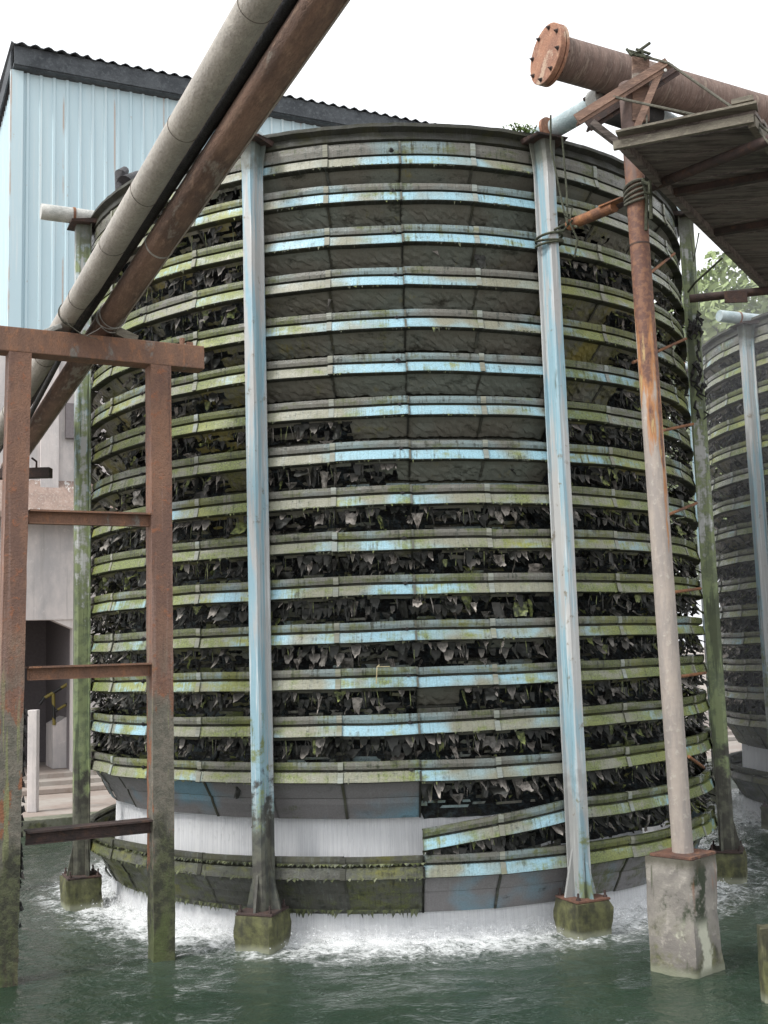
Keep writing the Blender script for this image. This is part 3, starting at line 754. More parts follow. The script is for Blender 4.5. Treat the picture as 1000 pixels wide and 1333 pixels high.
def falling(T, label, sc=1.):
    b = MB()
    for r_, z1 in ((R_T - .30, 1.045), (R_T - .75, 1.06), (R_T - 1.5, 1.06)):
        prev = None
        for j in range(241):
            ph = 2 * PI * j / 240; rr = r_ + .03 * nz(ph * 9, r_)
            pn = (ph + PI) % (2 * PI) - PI; zt_ = z1 if pn < P0 + PAN * 2 else .905 if pn < P0 + BAY else .565
            cur = [b.vert(pol(ph, rr + .02 * i, z), st=(ph * r_, z, r_ * 7)) for i, z in enumerate((zt_, .45, .25, -.02))]
            if prev:
                for i in range(3): b.face((prev[i], cur[i], cur[i + 1], prev[i + 1]), 0)
            prev = cur
    for q_, r_ in enumerate((R_T - .20, R_T - .13, R_T - .05, R_T + .04)):
        prev = None; zt_ = .20 - .035 * q_
        for j in range(361):
            ph = 2 * PI * j / 360
            cur = [b.vert(pol(ph, r_ + .03 * nz(ph * 20, r_ * 3, i) , z), st=(ph * r_, z * (.30 / zt_), r_ * 9)) for i, z in enumerate((zt_, .2 * zt_ / .20, .1 * zt_ / .20, -.03))]
            if prev:
                for i in range(3): b.face((prev[i], cur[i], cur[i + 1], prev[i + 1]), 2)
            prev = cur
    for k in range(4200):       # streaks of single falls just outside the curtain
        ph = rnd.uniform(D(-115), D(115)); r_ = R_T - .2 + rnd.uniform(-.12, .10); z = rnd.uniform(.0, .95); L = rnd.uniform(.02, .09)
        if z > .12: r_ = R_T - .285
        if z > .5: z = min(z, .9 if ph < P0 + PAN * 2 else .75 if ph < P0 + BAY else .5)
        w = rnd.uniform(.0009, .0024); c = pol(ph, r_, z); tx = Vector((math.cos(ph), math.sin(ph), 0)); u = pol(ph, 1, 0)
        v = [b.vert(c + tx * -w), b.vert(c + tx * w), b.vert(c + u * w * 1.5), b.vert(c - Vector((0, 0, L)))]
        for f in ((0, 1, 3), (1, 2, 3), (2, 0, 3), (0, 2, 1)): b.face([v[i] for i in f], 1)
    for k in range(6000):       # splash drops
        ph = rnd.uniform(D(-120), D(120)); r_ = R_T - .2 + rnd.gauss(0, .17); z = abs(rnd.gauss(0, .045)) + .003; q = rnd.uniform(.002, .007)
        c = pol(ph, r_, z); v = [b.vert(c + Vector(p) * q) for p in ((1, 0, -.6), (-.5, .9, -.6), (-.5, -.9, -.6), (rnd.uniform(-.5, .5), rnd.uniform(-.5, .5), 1))]
        for f in ((0, 1, 3), (1, 2, 3), (2, 0, 3), (0, 2, 1)): b.face([v[i] for i in f], 1)
    o = b.build('falling_water', [M['curtain'], M['drop'], M['spray']]); o.location = T.location; o.scale = (sc,) * 3
    return tag(o, label, 'falling water', 'water falling from the towers', 'stuff')
fw1 = falling(T1, 'white curtain of water falling from the big middle tower into the basin')
fw2 = fw1.copy(); C.objects.link(fw2); fw2.location = T2.location; fw2.scale = (.95,) * 3; fw2['label'] = 'white water falling under the far tower at the right edge'

# ------------------------------------------------------------------ ground, basin edge
def ground_mat():
    t = NT('paving'); g = t.geo()
    a = t.noise(g, .9, 5, .6); b_ = t.noise(t.vec(g, (1, 3, 1)), 6, 4, .6)
    c = t.mix(t.mr(a, .4, .6), (.30, .25, .22), (.36, .33, .30)); c = t.mix(t.mr(b_, .5, .7, 0, .6), c, (.20, .15, .12))
    t.bump(b_, .01, .5); return t.fin(c, .85)
M['ground'] = ground_mat()
b = MB(); far = 420
A = EDGE0 + EDIR * -14 + ENRM * .35; B_ = EDGE0 + EDIR * 24 + ENRM * .35
def quad(pts, z):
    i = [b.vert((p[0], p[1], z)) for p in pts]; b.face(i)
g0 = .15
quad([A, B_, B_ + ENRM * far + EDIR * far, A + ENRM * far - EDIR * far], g0)
quad([(-7.5, .6), (-7.5, edge_y(-7.5) + .3), A - EDIR * 0, A - ENRM * 0 + Vector((-far, -far * .2, 0)), (-far, .6)][::-1], g0 - .004)
quad([(-far, -far), (far, -far), (far, .6), (-far, .6)], g0 - .002)
quad([(12., .6), (far, .6), (far, far * .6), (12., edge_y(12.) + .3)], g0 - .004)
tag(b.build('ground', M['ground']), kind='structure')
b = MB(); Rr = Rz(math.atan2(EDIR.y, EDIR.x))
b.box(EDGE0 + EDIR * 5 + ENRM * .17 + Vector((0, 0, -.12)), (38, .34, .62), Rr); 
b.box((-7.62, 7.6, -.12), (.24, 13.9, .62)); b.box((12.12, 11.5, -.12), (.24, 21.8, .62)); b.box((2.25, .5, -.12), (20, .2, .62))
tag(b.build('basin_kerb', M['kerb'], bevel=.012), kind='structure')
# steps to the factory floor
WD = EDIR; WN = ENRM; W0 = at(22, 88, 19.0); W0.z = 0
b = MB()
for k, (off, h) in enumerate(((-.9, .08), (-.45, .16), (0., .24))):
    b.box(W0 + WD * 8 + WN * (off + 1.2) + Vector((0, 0, g0 + h / 2 + .003)), (30, 2.4, h), Rr)
tag(b.build('steps', M['ground'], bevel=.01), kind='structure')

# ------------------------------------------------------------------ factory building
def clad_mat():
    t = NT('blue_cladding'); o = t.obj(); s = t.sep(o)
    a = t.noise(t.vec(o, (1.2, 1, .15)), 1.2, 4); d = t.noise(t.vec(o, (9, 9, .35)), 1.5, 5, .7); f = t.noise(o, 12, 4)
    c = t.mix(t.mr(a, .35, .65), (.44, .575, .63), (.48, .61, .655)); c = t.mix(t.mr(d, .5, .75, 0, .7), c, (.60, .66, .67))
    # rust runs along some of the sheet laps
    x = t.math('DIVIDE', t.math('ADD', s[0], .10), .92); fr = t.math('ABSOLUTE', t.math('SUBTRACT', t.math('FRACT', x), .5))
    ln = t.mr(t.math('SUBTRACT', .5, fr), .0, .028, 1, 0); ln = t.math('MULTIPLY', ln, t.mr(t.noise(t.vec(o, (2, 2, .8)), 1.6, 4), .42, .6))
    c = t.mix(t.math('MULTIPLY', ln, .75), c, (.40, .24, .15)); c = t.mix(t.mr(f, .68, .75, 0, .5), c, (.35, .3, .25))
    return t.fin(c, .5)
def plaster_mat():
    t = NT('stained_plaster'); o = t.obj()
    a = t.noise(t.vec(o, (1, 1, .5)), 1.1, 6, .7); d = t.noise(t.vec(o, (7, 7, .4)), 1.3, 5, .65); f = t.noise(o, 9, 5, .7)
    c = t.mix(t.mr(a, .38, .62), (.62, .57, .55), (.44, .42, .42)); c = t.mix(t.mr(d, .52, .72, 0, .55), c, (.34, .32, .31)); c = t.mix(t.mr(f, .58, .7, 0, .4), c, (.72, .69, .66))
    t.bump(f, .01, .5); return t.fin(c, .85)
M['clad'] = clad_mat(); M['plaster'] = plaster_mat()
M['ledge'] = rust('stained_ledge', (.34, .25, .21), (.26, .19, .16), (.44, .38, .34), (.62, .60, .58), .60, streak=(2, 2, .5))
M['roof'] = rust('weathered_roof_edge', (.075, .085, .095), (.045, .052, .06), (.11, .125, .135))
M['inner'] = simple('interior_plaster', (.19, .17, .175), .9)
BANG = math.atan2(EDIR.y, EDIR.x)
BL = empty('factory_building', W0, BANG, label='tall factory with pale blue ribbed cladding over a stained white plaster base', cat='building')
LEN, ZC, ZT, DEP = 8.5, 7.615, 12.745, 14.
def corrug(b, p0, dx, n, z0, z1, pitch, w, h, m=0):
    """trapezoid ribbed sheet along dx from p0; outward is dx rotated clockwise"""
    out = Vector((dx.y, -dx.x, 0)); prev = None; xs = []
    for k in range(n): xs += [(k * pitch, 0), (k * pitch + pitch - w * 1.6, 0), (k * pitch + pitch - w * 1.2, h), (k * pitch + pitch - w * .4, h)]
    xs.append((n * pitch, 0))
    for x, y in xs:
        cur = [b.vert(p0 + dx * x + out * y + Vector((0, 0, z))) for z in (z0, z1)]
        if prev: b.face((prev[0], cur[0], cur[1], prev[1]), m)
        prev = cur
X_ = Vector((1, 0, 0)); Y_ = Vector((0, 1, 0))
b = MB(); corrug(b, Vector((0, 0, 0)), X_, 37, ZC, ZT, .23, .045, .03)
corrug(b, Vector((0, DEP, 0)), -Y_, 60, ZC, ZT, .23, .045, .03)
b.build('cladding', M['clad'], BL)
b = MB(); b.box((0, -.012, (ZC + ZT) / 2), (.22, .10, ZT - ZC), m=0); b.build('corner_flashing', M['clad'], BL)
# plaster base: wall pieces round the opening (door opening 0.5..3.0 m along, to 2.85 m high)
ox0, ox1, oz = -1.2, .0, 2.965
rx = ray(95, 900).x; lx = (rx * W0.y - W0.x) / (WD.x - rx * WD.y); ox1 = lx; ox0 = lx - 3.4
b = MB(); th = .3
def wallbox(x0, x1, z0, z1, y=0.03, t_=th): b.box(((x0 + x1) / 2, y + t_ / 2, (z0 + z1) / 2), (x1 - x0, t_, z1 - z0))
wallbox(ox1, LEN, .1, ZC + .02); wallbox(-4.5, ox0, .1, ZC + .02); wallbox(ox0, ox1, oz, ZC + .02)
b.box((-4.35, 7, 3.8), (.3, 13.4, 7.4)); b.box((LEN, 7, 6.3), (.3, 13.4, 12.5))
b.build('wall', M['plaster'], BL)
# chamfered corner of the opening
b = MB(); i = [b.vert(p) for p in ((ox1 - .35, .05, oz), (ox1, .05, oz), (ox1, .05, oz - .16), (ox1 - .35, .31, oz), (ox1, .31, oz), (ox1, .31, oz - .16))]
for f in ((0, 2, 1), (3, 4, 5), (0, 3, 5, 2)): b.face([i[q] for q in f])
b.build('corner_haunch', M['plaster'], BL)
for xx in (lx - .42, lx + .14, lx + 3.2):
    b = MB(); b.box((xx, -.03, 6.2), (.30 if xx < lx else .2, .10, 2.66)); b.build('pilaster', M['plaster'], BL)
b = MB(); z_hi, z_lo = at(60, 622, 19).z, at(60, 668, 18.6).z
q = [(-.5, .02, z_hi), (-.5, -.42, z_lo + .05), (-.5, -.42, z_lo - .04), (-.5, .02, z_lo - .04)]
i0 = [b.vert((-4.5, y, z)) for _, y, z in q]; i1 = [b.vert((LEN, y, z)) for _, y, z in q]
b.face(i0[::-1]); b.face(i1)
for a_ in range(4): b.face((i0[a_], i0[(a_ + 1) % 4], i1[(a_ + 1) % 4], i1[a_]))
b.build('ledge', M['ledge'], BL)
b = MB(); b.box((lx + .1, -.02, at(93, 540, 18.9).z), (.5, .08, .62)); b.build('wall_box', M['inner'], BL)
# interior seen through the opening
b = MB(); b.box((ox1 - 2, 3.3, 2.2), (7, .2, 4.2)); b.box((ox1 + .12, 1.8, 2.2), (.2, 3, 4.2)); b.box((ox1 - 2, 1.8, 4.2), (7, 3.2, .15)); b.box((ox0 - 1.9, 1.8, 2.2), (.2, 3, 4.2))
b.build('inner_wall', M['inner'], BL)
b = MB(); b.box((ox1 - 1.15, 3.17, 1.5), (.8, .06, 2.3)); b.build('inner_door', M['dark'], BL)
# roof: dark overhanging edge with corrugated top sheet
b = MB(); b.box((LEN / 2 - .02, .1, ZT + .05), (LEN + .1, .55, .06)); b.box((LEN / 2 - .02, -.19, ZT + .21), (LEN + .1, .03, .34)); b.box((-.09, 7, ZT + .21), (.03, 14, .34))
b.box((LEN / 2, 7, ZT + .2), (LEN - .2, 13.4, .12)); rf = b.build('roof', M['roof'], BL)
b = MB(); prev = None
for j in range(int((LEN + .3) / .046)):
    x = -.13 + j * .046; zz = ZT + .40 + .028 * math.sin(x * 2 * PI / .23); jj = .03 * max(0, nz(x * 1.7, 4)) + (.05 if x < 1.25 else 0)
    cur = [b.vert((x, -.24 - jj, zz - .015)), b.vert((x, -.24 - jj, zz)), b.vert((x, 14, zz + 1.1))]
    if prev:
        for i in range(2): b.face((prev[i], cur[i], cur[i + 1], prev[i + 1]))
    prev = cur
b.build('roof_sheet', M['roof'], rf)
# yellow and black stair rail with its white stair block inside
S0 = at(82, 985, 20.4)
RL = empty('stair', (S0.x, S0.y, .40), BANG, label='white stair block with a yellow and black handrail inside the dark opening', cat='stair')
b = MB(); i = [b.vert(p) for p in ((-.22, -.3, 0), (.9, -.3, 0), (.9, -.3, 1.35), (-.22, -.3, .75), (-.22, .5, 0), (.9, .5, 0), (.9, .5, 1.35), (-.22, .5, .75))]
for f in ((0, 1, 2, 3), (7, 6, 5, 4), (0, 3, 7, 4), (3, 2, 6, 7), (1, 5, 6, 2)): b.face([i[q] for q in f])
b.build('stair_side', M['plaster'], RL)
def hazard():
    t = NT('hazard_paint'); o = t.obj(); s = t.sep(o); w = t.math('FRACT', t.math('MULTIPLY', t.math('ADD', s[0], t.math('MULTIPLY', s[2], 1.0)), 2.3))
    return t.fin(t.mix(t.mr(w, .48, .52), (.20, .16, .035), (.02, .02, .02)), .5)
M['hazard'] = hazard()
b = MB(); b.tube([(-.45, -.3, 1.12), (-.38, -.3, 1.22), (.9, -.3, 1.95)], .03, 8); b.tube([(-.2, -.3, .75), (-.22, -.3, 1.3)], .03, 8); b.tube([(.35, -.3, 1.0), (.35, -.3, 1.62)], .03, 8); b.tube([(-.2, -.3, .98), (.9, -.3, 1.6)], .025, 8)
b.build('handrail', M['hazard'], RL, smooth=True)
# small white post on the paving
q = atz(43, 1057, g0); top = at(45, 924, q.y).z
b = MB(); b.box((0, 0, (top - g0) / 2), (.135, .135, top - g0)); o = b.build('marker_post', M['plaster'], bevel=.012); o.location = (q.x, q.y, g0)
tag(o, 'slim square white concrete post standing alone on the paving behind the basin kerb', 'post')

# ------------------------------------------------------------------ rusty goalpost frame on the left
PA = Vector((-2.731, 8.241 + .07, 0)); PB = Vector((-1.775, 8.743 + .07, 0)); fd = (PB - PA).normalized(); fa = math.atan2(fd.y, fd.x)
ztop = at(216, 478, PB.y).z; FR_ = empty('pipe_support_frame', PA, fa, label='rusty steel frame with two legs and three rungs standing in the water at left', cat='steel frame')
LB = (PB - PA).length; 
def wavy_leg(x0_, ztop_, lean=0):
    b = MB(); prev = None; n = 40; hw = .082
    for i in range(n + 1):
        z = -.4 + (ztop_ + .4) * i / n; x = x0_ + lean * (1 - z / ztop_); e = .004 + .012 * math.exp(-max(0, z) / .8); cur = []
        for q, (sx, sy) in enumerate(((-1, -1), (0, -1.0), (1, -1), (1, 0), (1, 1), (0, 1), (-1, 1), (-1, 0))):
            cur.append(b.vert((x + sx * (hw + e * nz(z * 7, q, x)), sy * (hw + e * nz(z * 7, q + 9, x)), z)))
        if prev:
            for q in range(8): b.face((prev[q], prev[(q + 1) % 8], cur[(q + 1) % 8], cur[q]))
        prev = cur
    b.face(prev); b.build('leg', M['leg'], FR_, smooth=True, angle=40)
wavy_leg(0, ztop, -.06); wavy_leg(LB, ztop)
b = MB(); b.bar((-1.2, 0, ztop + .095), (LB + .36, 0, ztop + .095), .17, .19)
b.build('cross_beam', M['rust_frame'], FR_, bevel=.008)
b = MB(); b.tube([(LB + .2, .0, ztop + .19), (LB + .2, .0, ztop + .26)], .022, 8); b.box((LB + .26, 0, ztop + .21), (.05, .05, .04)); b.build('lug', M['rust_frame'], FR_)
for (py, hh) in ((673, .06), (873, .06), (1083, .06)):
    zr = at(115, py, 8.5).z; b = MB(); zr1 = zr - .0
    b.box((LB / 2, 0, zr + .038), (LB - .165, .15, .014)); b.box((LB / 2, 0, zr - .008), (LB - .165, .014, .078)); b.box((LB / 2, 0, zr - .052), (LB - .165, .06, .010))
    b.build('rung', M['rust_frame'] if py < 900 else M['rust_dark'], FR_)
b = MB()
for k in range(70):     # black weed stuck to the wet part of the near leg
    z = rnd.uniform(.35, 1.9); w = rnd.uniform(.01, .03); sx = rnd.choice((1, 1, -1)); x = .085 * sx; y = rnd.uniform(-.08, .0)
    x -= .06 * (1 - z / ztop); c = Vector((x, y, z)); i = [b.vert(c), b.vert(c + Vector((0, .01, -.03)) ), b.vert(c + Vector((sx * w, rnd.uniform(-.03, .0), -rnd.uniform(.0, .05)))), b.vert(c + Vector((sx * w * .5, -.01, .02)))]
    b.face((i[0], i[1], i[2])); b.face((i[0], i[2], i[3]))
b.build('weed', M['dark'], FR_)['kind'] = 'stuff'

# ------------------------------------------------------------------ slanting pipes on the left
def pipe_line(name, mat, p_a, p_b, r, ext_a, ext_b, label, rings=(), cat='pipe'):
    a, c = Vector(p_a), Vector(p_b); d = (c - a).normalized(); A_ = a - d * ext_a; B2 = c + d * ext_b; n = 60
    L = (B2 - A_).length; b = MB(); x = d; y = Vector((0, 0, 1)).cross(x).normalized(); z = x.cross(y)
    pts = [Vector((L * i / n, 0, 0)) for i in range(n + 1)]; rr = [r * (1 + .012 * nz(i * .6, r * 50)) for i in range(n + 1)]
    for t_ in rings:
        k = int(t_ / L * n)
    b.tube(pts, rr, 32); o = b.build(name, mat, None, smooth=True)
    o.matrix_world = Matrix.Translation(A_) @ Matrix((x, y, z)).transposed().to_4x4()
    tag(o, label, cat); return o, A_, d, L
p1a, p1b = at(94, 406, 8.35), at(338, 0, 4.95)
pp1, A1, d1_, L1 = pipe_line('wrapped_pipe', M['wrap'], p1a, p1b, .089, 4.6, 2.2, 'thick pale grey wrapped pipe slanting up from the frame, left of the rusty one')
for k in range(9):
    x = 1.0 + k * .93 + rnd.uniform(-.2, .2); b = MB(); tl_ = rnd.uniform(-.03, .03)
    b.tube([Vector((x + tl_ * math.cos(t_), .0905 * math.cos(t_), .0905 * math.sin(t_))) for t_ in [2 * PI * i / 36 for i in range(37)]], .0022, 5); b.build('wrap_seam', M['seam'], pp1, smooth=True)
p2a, p2b = at(148, 408, 8.45), at(422, 0, 5.0)
pp2, A2, d2_, L2 = pipe_line('rusty_pipe', M['rust_pipe'], p2a, p2b, .099, 4.6, 2.2, 'brown rusty pipe slanting up across the tower, right of the pale grey pipe')
b = MB(); b.tube([(.3 + i * .4, .052 + .004 * nz(i, 3), -.088 + .003 * nz(i, 8)) for i in range(int((L2 - .6) / .4))], .0045, 6); b.build('cable', M['wrap'], pp2)
b = MB(); b.tube([(L2 - 4.9, 0, 0), (L2 - 4.88, 0, 0)], .1005, 32); b.build('wire_band', M['wire'], pp2, smooth=True)
p3a, p3b = at(113, 406, 8.55), at(377, 0, 5.10)
pp3, _, _, _ = pipe_line('black_pipe', M['black'], p3a, p3b, .046, 4.6, 2.2, 'thin black pipe running in the gap just under the pale grey pipe')
p4a, p4b = at(88, 448, 8.7), at(50, 520, 9.7)
pp4, _, _, _ = pipe_line('conduit_pipe', M['dark'], p4a, p4b, .022, 1.0, 1.4, 'thin dark conduit under the beam beside the black pipe')
# wooden wedges and wires holding the pipes on the beam
zb_ = ztop + .19
def on_beam(px, off=0):
    best = min((abs(ray(px, 440).x - (PA + fd * s).x / (PA + fd * s).y), s) for s in [i * .01 for i in range(-60, 150)])
    p = PA + fd * best[1]; return Vector((p.x, p.y, zb_ + off))
w = on_beam(163, .03); b = MB(); b.box((0, 0, 0), (.17, .14, .07), Matrix.Rotation(.35, 3, 'Y'), jit=.006)
o = b.build('wooden_wedge', M['plank_edge'], bevel=.006); o.location = w; o.rotation_euler.z = fa; tag(o, 'grey wooden wedge on the beam against the rusty pipe', 'wedge')
w = on_beam(66, .02); b = MB(); b.box((0, 0, 0), (.14, .16, .04), Matrix.Rotation(-.4, 3, 'Y'), jit=.006)
o = b.build('cloth_pad', M['stub'], bevel=.006); o.location = w; o.rotation_euler.z = fa; tag(o, 'white pad on the beam under the pale grey pipe', 'pad')
def loop_around(p, d, r, tilt, n=28):
    d = Vector(d).normalized(); q = d.orthogonal().normalized(); w = d.cross(q)
    return [p + q * (math.cos(2 * PI * k / n) * r) + w * (math.sin(2 * PI * k / n) * r) + d * (tilt * math.cos(2 * PI * k / n + 1)) for k in range(n + 1)]
b = MB()
for tl_, off in ((.04, 0), (-.05, .05), (.02, .09)): b.tube(loop_around(p2a + d2_ * (-.12 + off), d2_, .106, tl_), .0045, 5)
e = p2a - d2_ * .15; b.tube([e, e + Vector((-.06, -.1, -.1)), e + Vector((-.16, -.12, -.16)), e + Vector((-.22, -.10, -.1))], .003, 5)
tag(b.build('binding_wire', M['wire']), 'pale wire looped round the rusty pipe where it meets the beam', 'wire')
b = MB()
for tl_, off in ((.02, 0), (-.02, .03)): b.tube(loop_around(p1a + d1_ * (-.05 + off), d1_, .095, tl_), .0045, 5)
e = p1a - d1_ * .05; b.tube([e + Vector((0, -.09, 0)), e + Vector((.02, -.14, -.12)), e + Vector((.12, -.14, -.2)), e + Vector((.24, -.12, -.24))], .003, 5)
tag(b.build('binding_wire', M['rope']), 'brown tie round the pale grey pipe with a loose tail over the beam', 'wire')
# bracket carrying the low end of the rusty pipe
kq = at(45, 616, 11.4); b = MB(); b.bar(kq + Vector((-.6, .0, 0)), kq + Vector((.17, 0, 0)), .12, .10); b.tube([kq + Vector((.02, 0, .05)), kq + Vector((.02, 0, .12)), kq + Vector((-.03, 0, .16))], .012, 6)
br = b.build('pipe_bracket', M['rust_dark'], bevel=.004)
b = MB(); b.bar(kq + Vector((-.5, 0, 0)), Vector((kq.x - .5, kq.y, -.3)), .12, .12, up=(1, 0, 0)); b.build('upright', M['rust_dark'], br)
tag(br, 'short rusty bracket under the low end of the brown pipe, left of the green post', 'bracket')
# black elbow above the tower rim beside the grey pipe
eq = at(160, 236, 10.2); b = MB(); pts = [at(150, 238, 10.25), at(156, 226, 10.25), at(170, 222, 10.25), at(184, 232, 10.3), at(188, 262, 10.35)]
b.tube([at(157, 252, 10.2), at(157, 226, 10.2), at(163, 222, 10.3)], [.05, .055, .04], 10); b.tube([at(163, 240, 10.15), at(176, 232, 10.3), at(186, 262, 10.4)], .085, 16)
tag(b.build('black_elbow', M['black'], smooth=True), 'short black elbow sticking out above the tower rim behind the grey pipe', 'pipe elbow')

# ------------------------------------------------------------------ column, pillar, big pipe, platform on the right
cb = Vector((1.995, 8.12, 0)); bang = math.atan2(8.043 - 7.775, 2.219 - 1.948)
me = rough_block((.36, .37, 1.2), 12, .012, seed=21, chip=.02); me.materials.append(M['block'])
blk = link('concrete_pillar', me); zb2 = at(900, 1117, 8.0).z; blk.location = (cb.x, cb.y, zb2 - 1.2); blk.rotation_euler.z = bang
me.polygons.foreach_set('use_smooth', [True] * len(me.polygons)); me.set_sharp_from_angle(angle=D(40))
tag(blk, 'tall pale grey concrete pillar with rust and moss stains, standing in the water nearest right', 'pillar')
ct = at(818, 110, 8.12); cbm = at(889, 1108, 8.12)
CO = empty('pipe_column', (cbm.x, cbm.y, zb2), 0, label='round steel column, rusty above and pale below, standing on the concrete pillar', cat='column')
def L_(v): return Vector(v) - CO.location
b = MB(); n = 60; t0, t1 = L_(cbm), L_(ct); t0.z = .02; pts = [t0.lerp(t1, i / n) for i in range(n + 1)]; b.tube(pts, [.074 * (1 + .01 * nz(i * .7, 3)) for i in range(n + 1)], 28)
b.build('shaft', M['column'], CO, smooth=True)
b = MB(); b.box((0, 0, .012), (.33, .33, .02), Rz(bang)); b.build('base_plate', M['plate'], CO, bevel=.003)
b = MB(); b.tube([t0.lerp(t1, .775), t0.lerp(t1, .777)], .0765, 28); b.build('weld_ring', M['rust_dark'], CO, smooth=True)
# head: vertical plate and angle irons
def bar3(b, p, q, w, h, up=(0, 0, 1)): b.bar(L_(p), L_(q), w, h, up=up)
b = MB(); bar3(b, at(834, 158, 8.05), at(834, 74, 8.05), .13, .03, up=(0, 1, 0)); b.build('head_plate', M['rust_pipe'], CO, bevel=.003)
b = MB(); bar3(b, at(752, 160, 8.0), at(870, 86, 8.0), .10, .014); bar3(b, at(751, 156, 7.97), at(870, 82, 7.97), .014, .09); b.build('angle_iron', M['rust_pipe'], CO)
b = MB(); bar3(b, at(765, 168, 8.25), at(880, 94, 8.25), .10, .014); bar3(b, at(765, 164, 8.22), at(880, 90, 8.22), .014, .10); b.build('angle_iron', M['rust_dark'], CO)
b = MB(); bar3(b, at(858, 96, 7.98), at(829, 166, 7.98), .05, .02, up=(0, 1, 0)); b.build('brace', M['rust_pipe'], CO)
b = MB(); bar3(b, at(770, 160, 8.12), at(822, 200, 8.12), .05, .05); b.build('brace', M['plank'], CO)
for (px, py) in ((866, 92), (873, 85)):
    b = MB(); c = L_(at(px, py, 7.96)); b.tube([c, c + Vector((0, -.01, 0))], .012, 12); b.build('bolt', M['stub'], CO)
# big pipe
q0, q1 = at(713, 71, 8.35), at(1000, 153, 9.2); ax = (q1 - q0).normalized(); r_b = .166
BPx = empty('big_pipe', q0, 0, label='very thick rust-streaked pipe with an orange blind flange, crossing the top right corner', cat='pipe')
y_ = Vector((0, 0, 1)).cross(ax).normalized(); z_ = ax.cross(y_); MR = Matrix((ax, y_, z_)).transposed()
BPx.rotation_euler = MR.to_euler()
b = MB(); b.tube([Vector((.05 + i * .12, 0, 0)) for i in range(60)], [r_b * (1 + .006 * nz(i * .5, 8)) for i in range(60)], 48); b.build('pipe_body', M['rust_big'], BPx, smooth=True)
b = MB(); rf_ = .236; b.tube([Vector((-.022, 0, 0)), Vector((-.018, 0, 0)), Vector((.022, 0, 0)), Vector((.026, 0, 0))], [rf_ - .004, rf_, rf_, rf_ - .004], 48); fl_ = b.build('blind_flange', M['rust_orange'], BPx, smooth=True)
b = MB(); b.tube([Vector((.032, 0, 0)), Vector((.055, 0, 0))], rf_, 48); b.build('flange_ring', M['rust_orange'], BPx, smooth=True)
for k in range(8):
    a = 2 * PI * (k + .35) / 8; c = Vector((-.022, math.cos(a) * .20, math.sin(a) * .20)); b = MB(); bolt(b, c, (-1, 0, 0), .018, .018); b.tube([c, c + Vector((.10, 0, 0))], .012, 8); b.build('bolt', M['rust_dark'], fl_)
# pale pipe from the tower post top to the big pipe
ptop = TLOC + pol(P0 + BAY, R_T - .25, 6.635); f_ = at(781, 133, 8.75); dd_ = (f_ - ptop).normalized()
b = MB(); b.tube([ptop - dd_ * .5, ptop, f_, f_ + dd_ * .02], .083, 28); fp = b.build('feed_pipe', M['bluepipe'], None, smooth=True)
tag(fp, 'pale blue-grey feed pipe leading from the tower rim up to the rusty bracket', 'pipe')
b = MB(); b.tube([f_ - dd_ * .05, f_ + dd_ * .06], .118, 28); flg = b.build('flange', M['stub'], fp, smooth=True)
x_ = dd_.orthogonal().normalized(); w_ = dd_.cross(x_)
for k in range(6):
    a = 2 * PI * k / 6; c = f_ + (x_ * math.cos(a) + w_ * math.sin(a)) * .098; b = MB(); b.tube([c - dd_ * .085, c + dd_ * .09], .018, 6); b.build('bolt', M['rust_dark'], flg)
b = MB(); g1 = at(815, 152, 8.75); g2 = at(852, 150, 9.0); g3 = at(915, 188, 9.6)
b.tube([f_ + dd_ * .05, (f_ + g1) / 2 + Vector((0, 0, -.02)), g1, g2], [.10, .11, .10, .10], 20); b.build('dark_elbow', M['dark'], fp, smooth=True)
b = MB(); b.tube([g2, g3], .085, 24); b.build('outlet_pipe', M['bluepipe'], fp, smooth=True)
b = MB(); c = TLOC + pol(P0 + BAY, R_T + .13, 6.635); b.tube([c, c + dd_ * .03], .089, 28); b.build('strap', M['rust_orange'], fp, smooth=True)
# fern tuft on rim
b = MB(); c0 = TLOC + pol(P0 + BAY - .05, R_T - .03, TOP + .16)
for k in range(260):
    c = c0 + Vector((rnd.gauss(0, .075), rnd.gauss(0, .05), abs(rnd.gauss(0, .03)))); v = Vector([rnd.uniform(-1, 1) for _ in range(3)]) * .022; w = v.orthogonal().normalized() * .01
    i = [b.vert(c - v), b.vert(c + w), b.vert(c + v), b.vert(c - w)]; b.face(i)
tag(b.build('moss_tuft', simple('fresh_moss', (.10, .16, .035), .8)), 'green tuft of moss growing on the tower rim beside the pale pipe', 'plant')

# wooden platform
zp = at(810, 186, 7.45).z
A0, B0, C0 = atz(810, 188, zp), atz(977, 155, zp), atz(1000, 377, zp)
PL = empty('timber_platform', A0, 0, label='weathered plank platform seen from below at the upper right', cat='platform')
u1 = (B0 - A0); u2 = (C0 - A0); u2n = u2.normalized(); wlen = u1.length; u1n = u1.normalized()
b = MB(); nrm = u1n; step = .155; npl = int(u2.length / step) + 6
for k in range(npl):
    s0 = A0 - PL.location + u2n * (k * step + .02); e = rnd.uniform(-.02, .03); wl = wlen + rnd.uniform(-.02, .05) + k * .0
    dzp = rnd.uniform(-.006, .006) + .035
    # plank lies along u1, its width along u2
    p_ = [s0 - u1n * e, s0 + u1n * wl, s0 + u1n * wl + u2n * (step - rnd.uniform(.006, .016)), s0 - u1n * e + u2n * (step - .01)]
    lo = [b.vert(q + Vector((0, 0, dzp))) for q in p_]; hi = [b.vert(q + Vector((0, 0, dzp + .03))) for q in p_]
    b.face(lo[::-1]); b.face(hi)
    for a_ in range(4): b.face((lo[a_], lo[(a_ + 1) % 4], hi[(a_ + 1) % 4], hi[a_]))
b.build('deck_planks', M['plank'], PL)
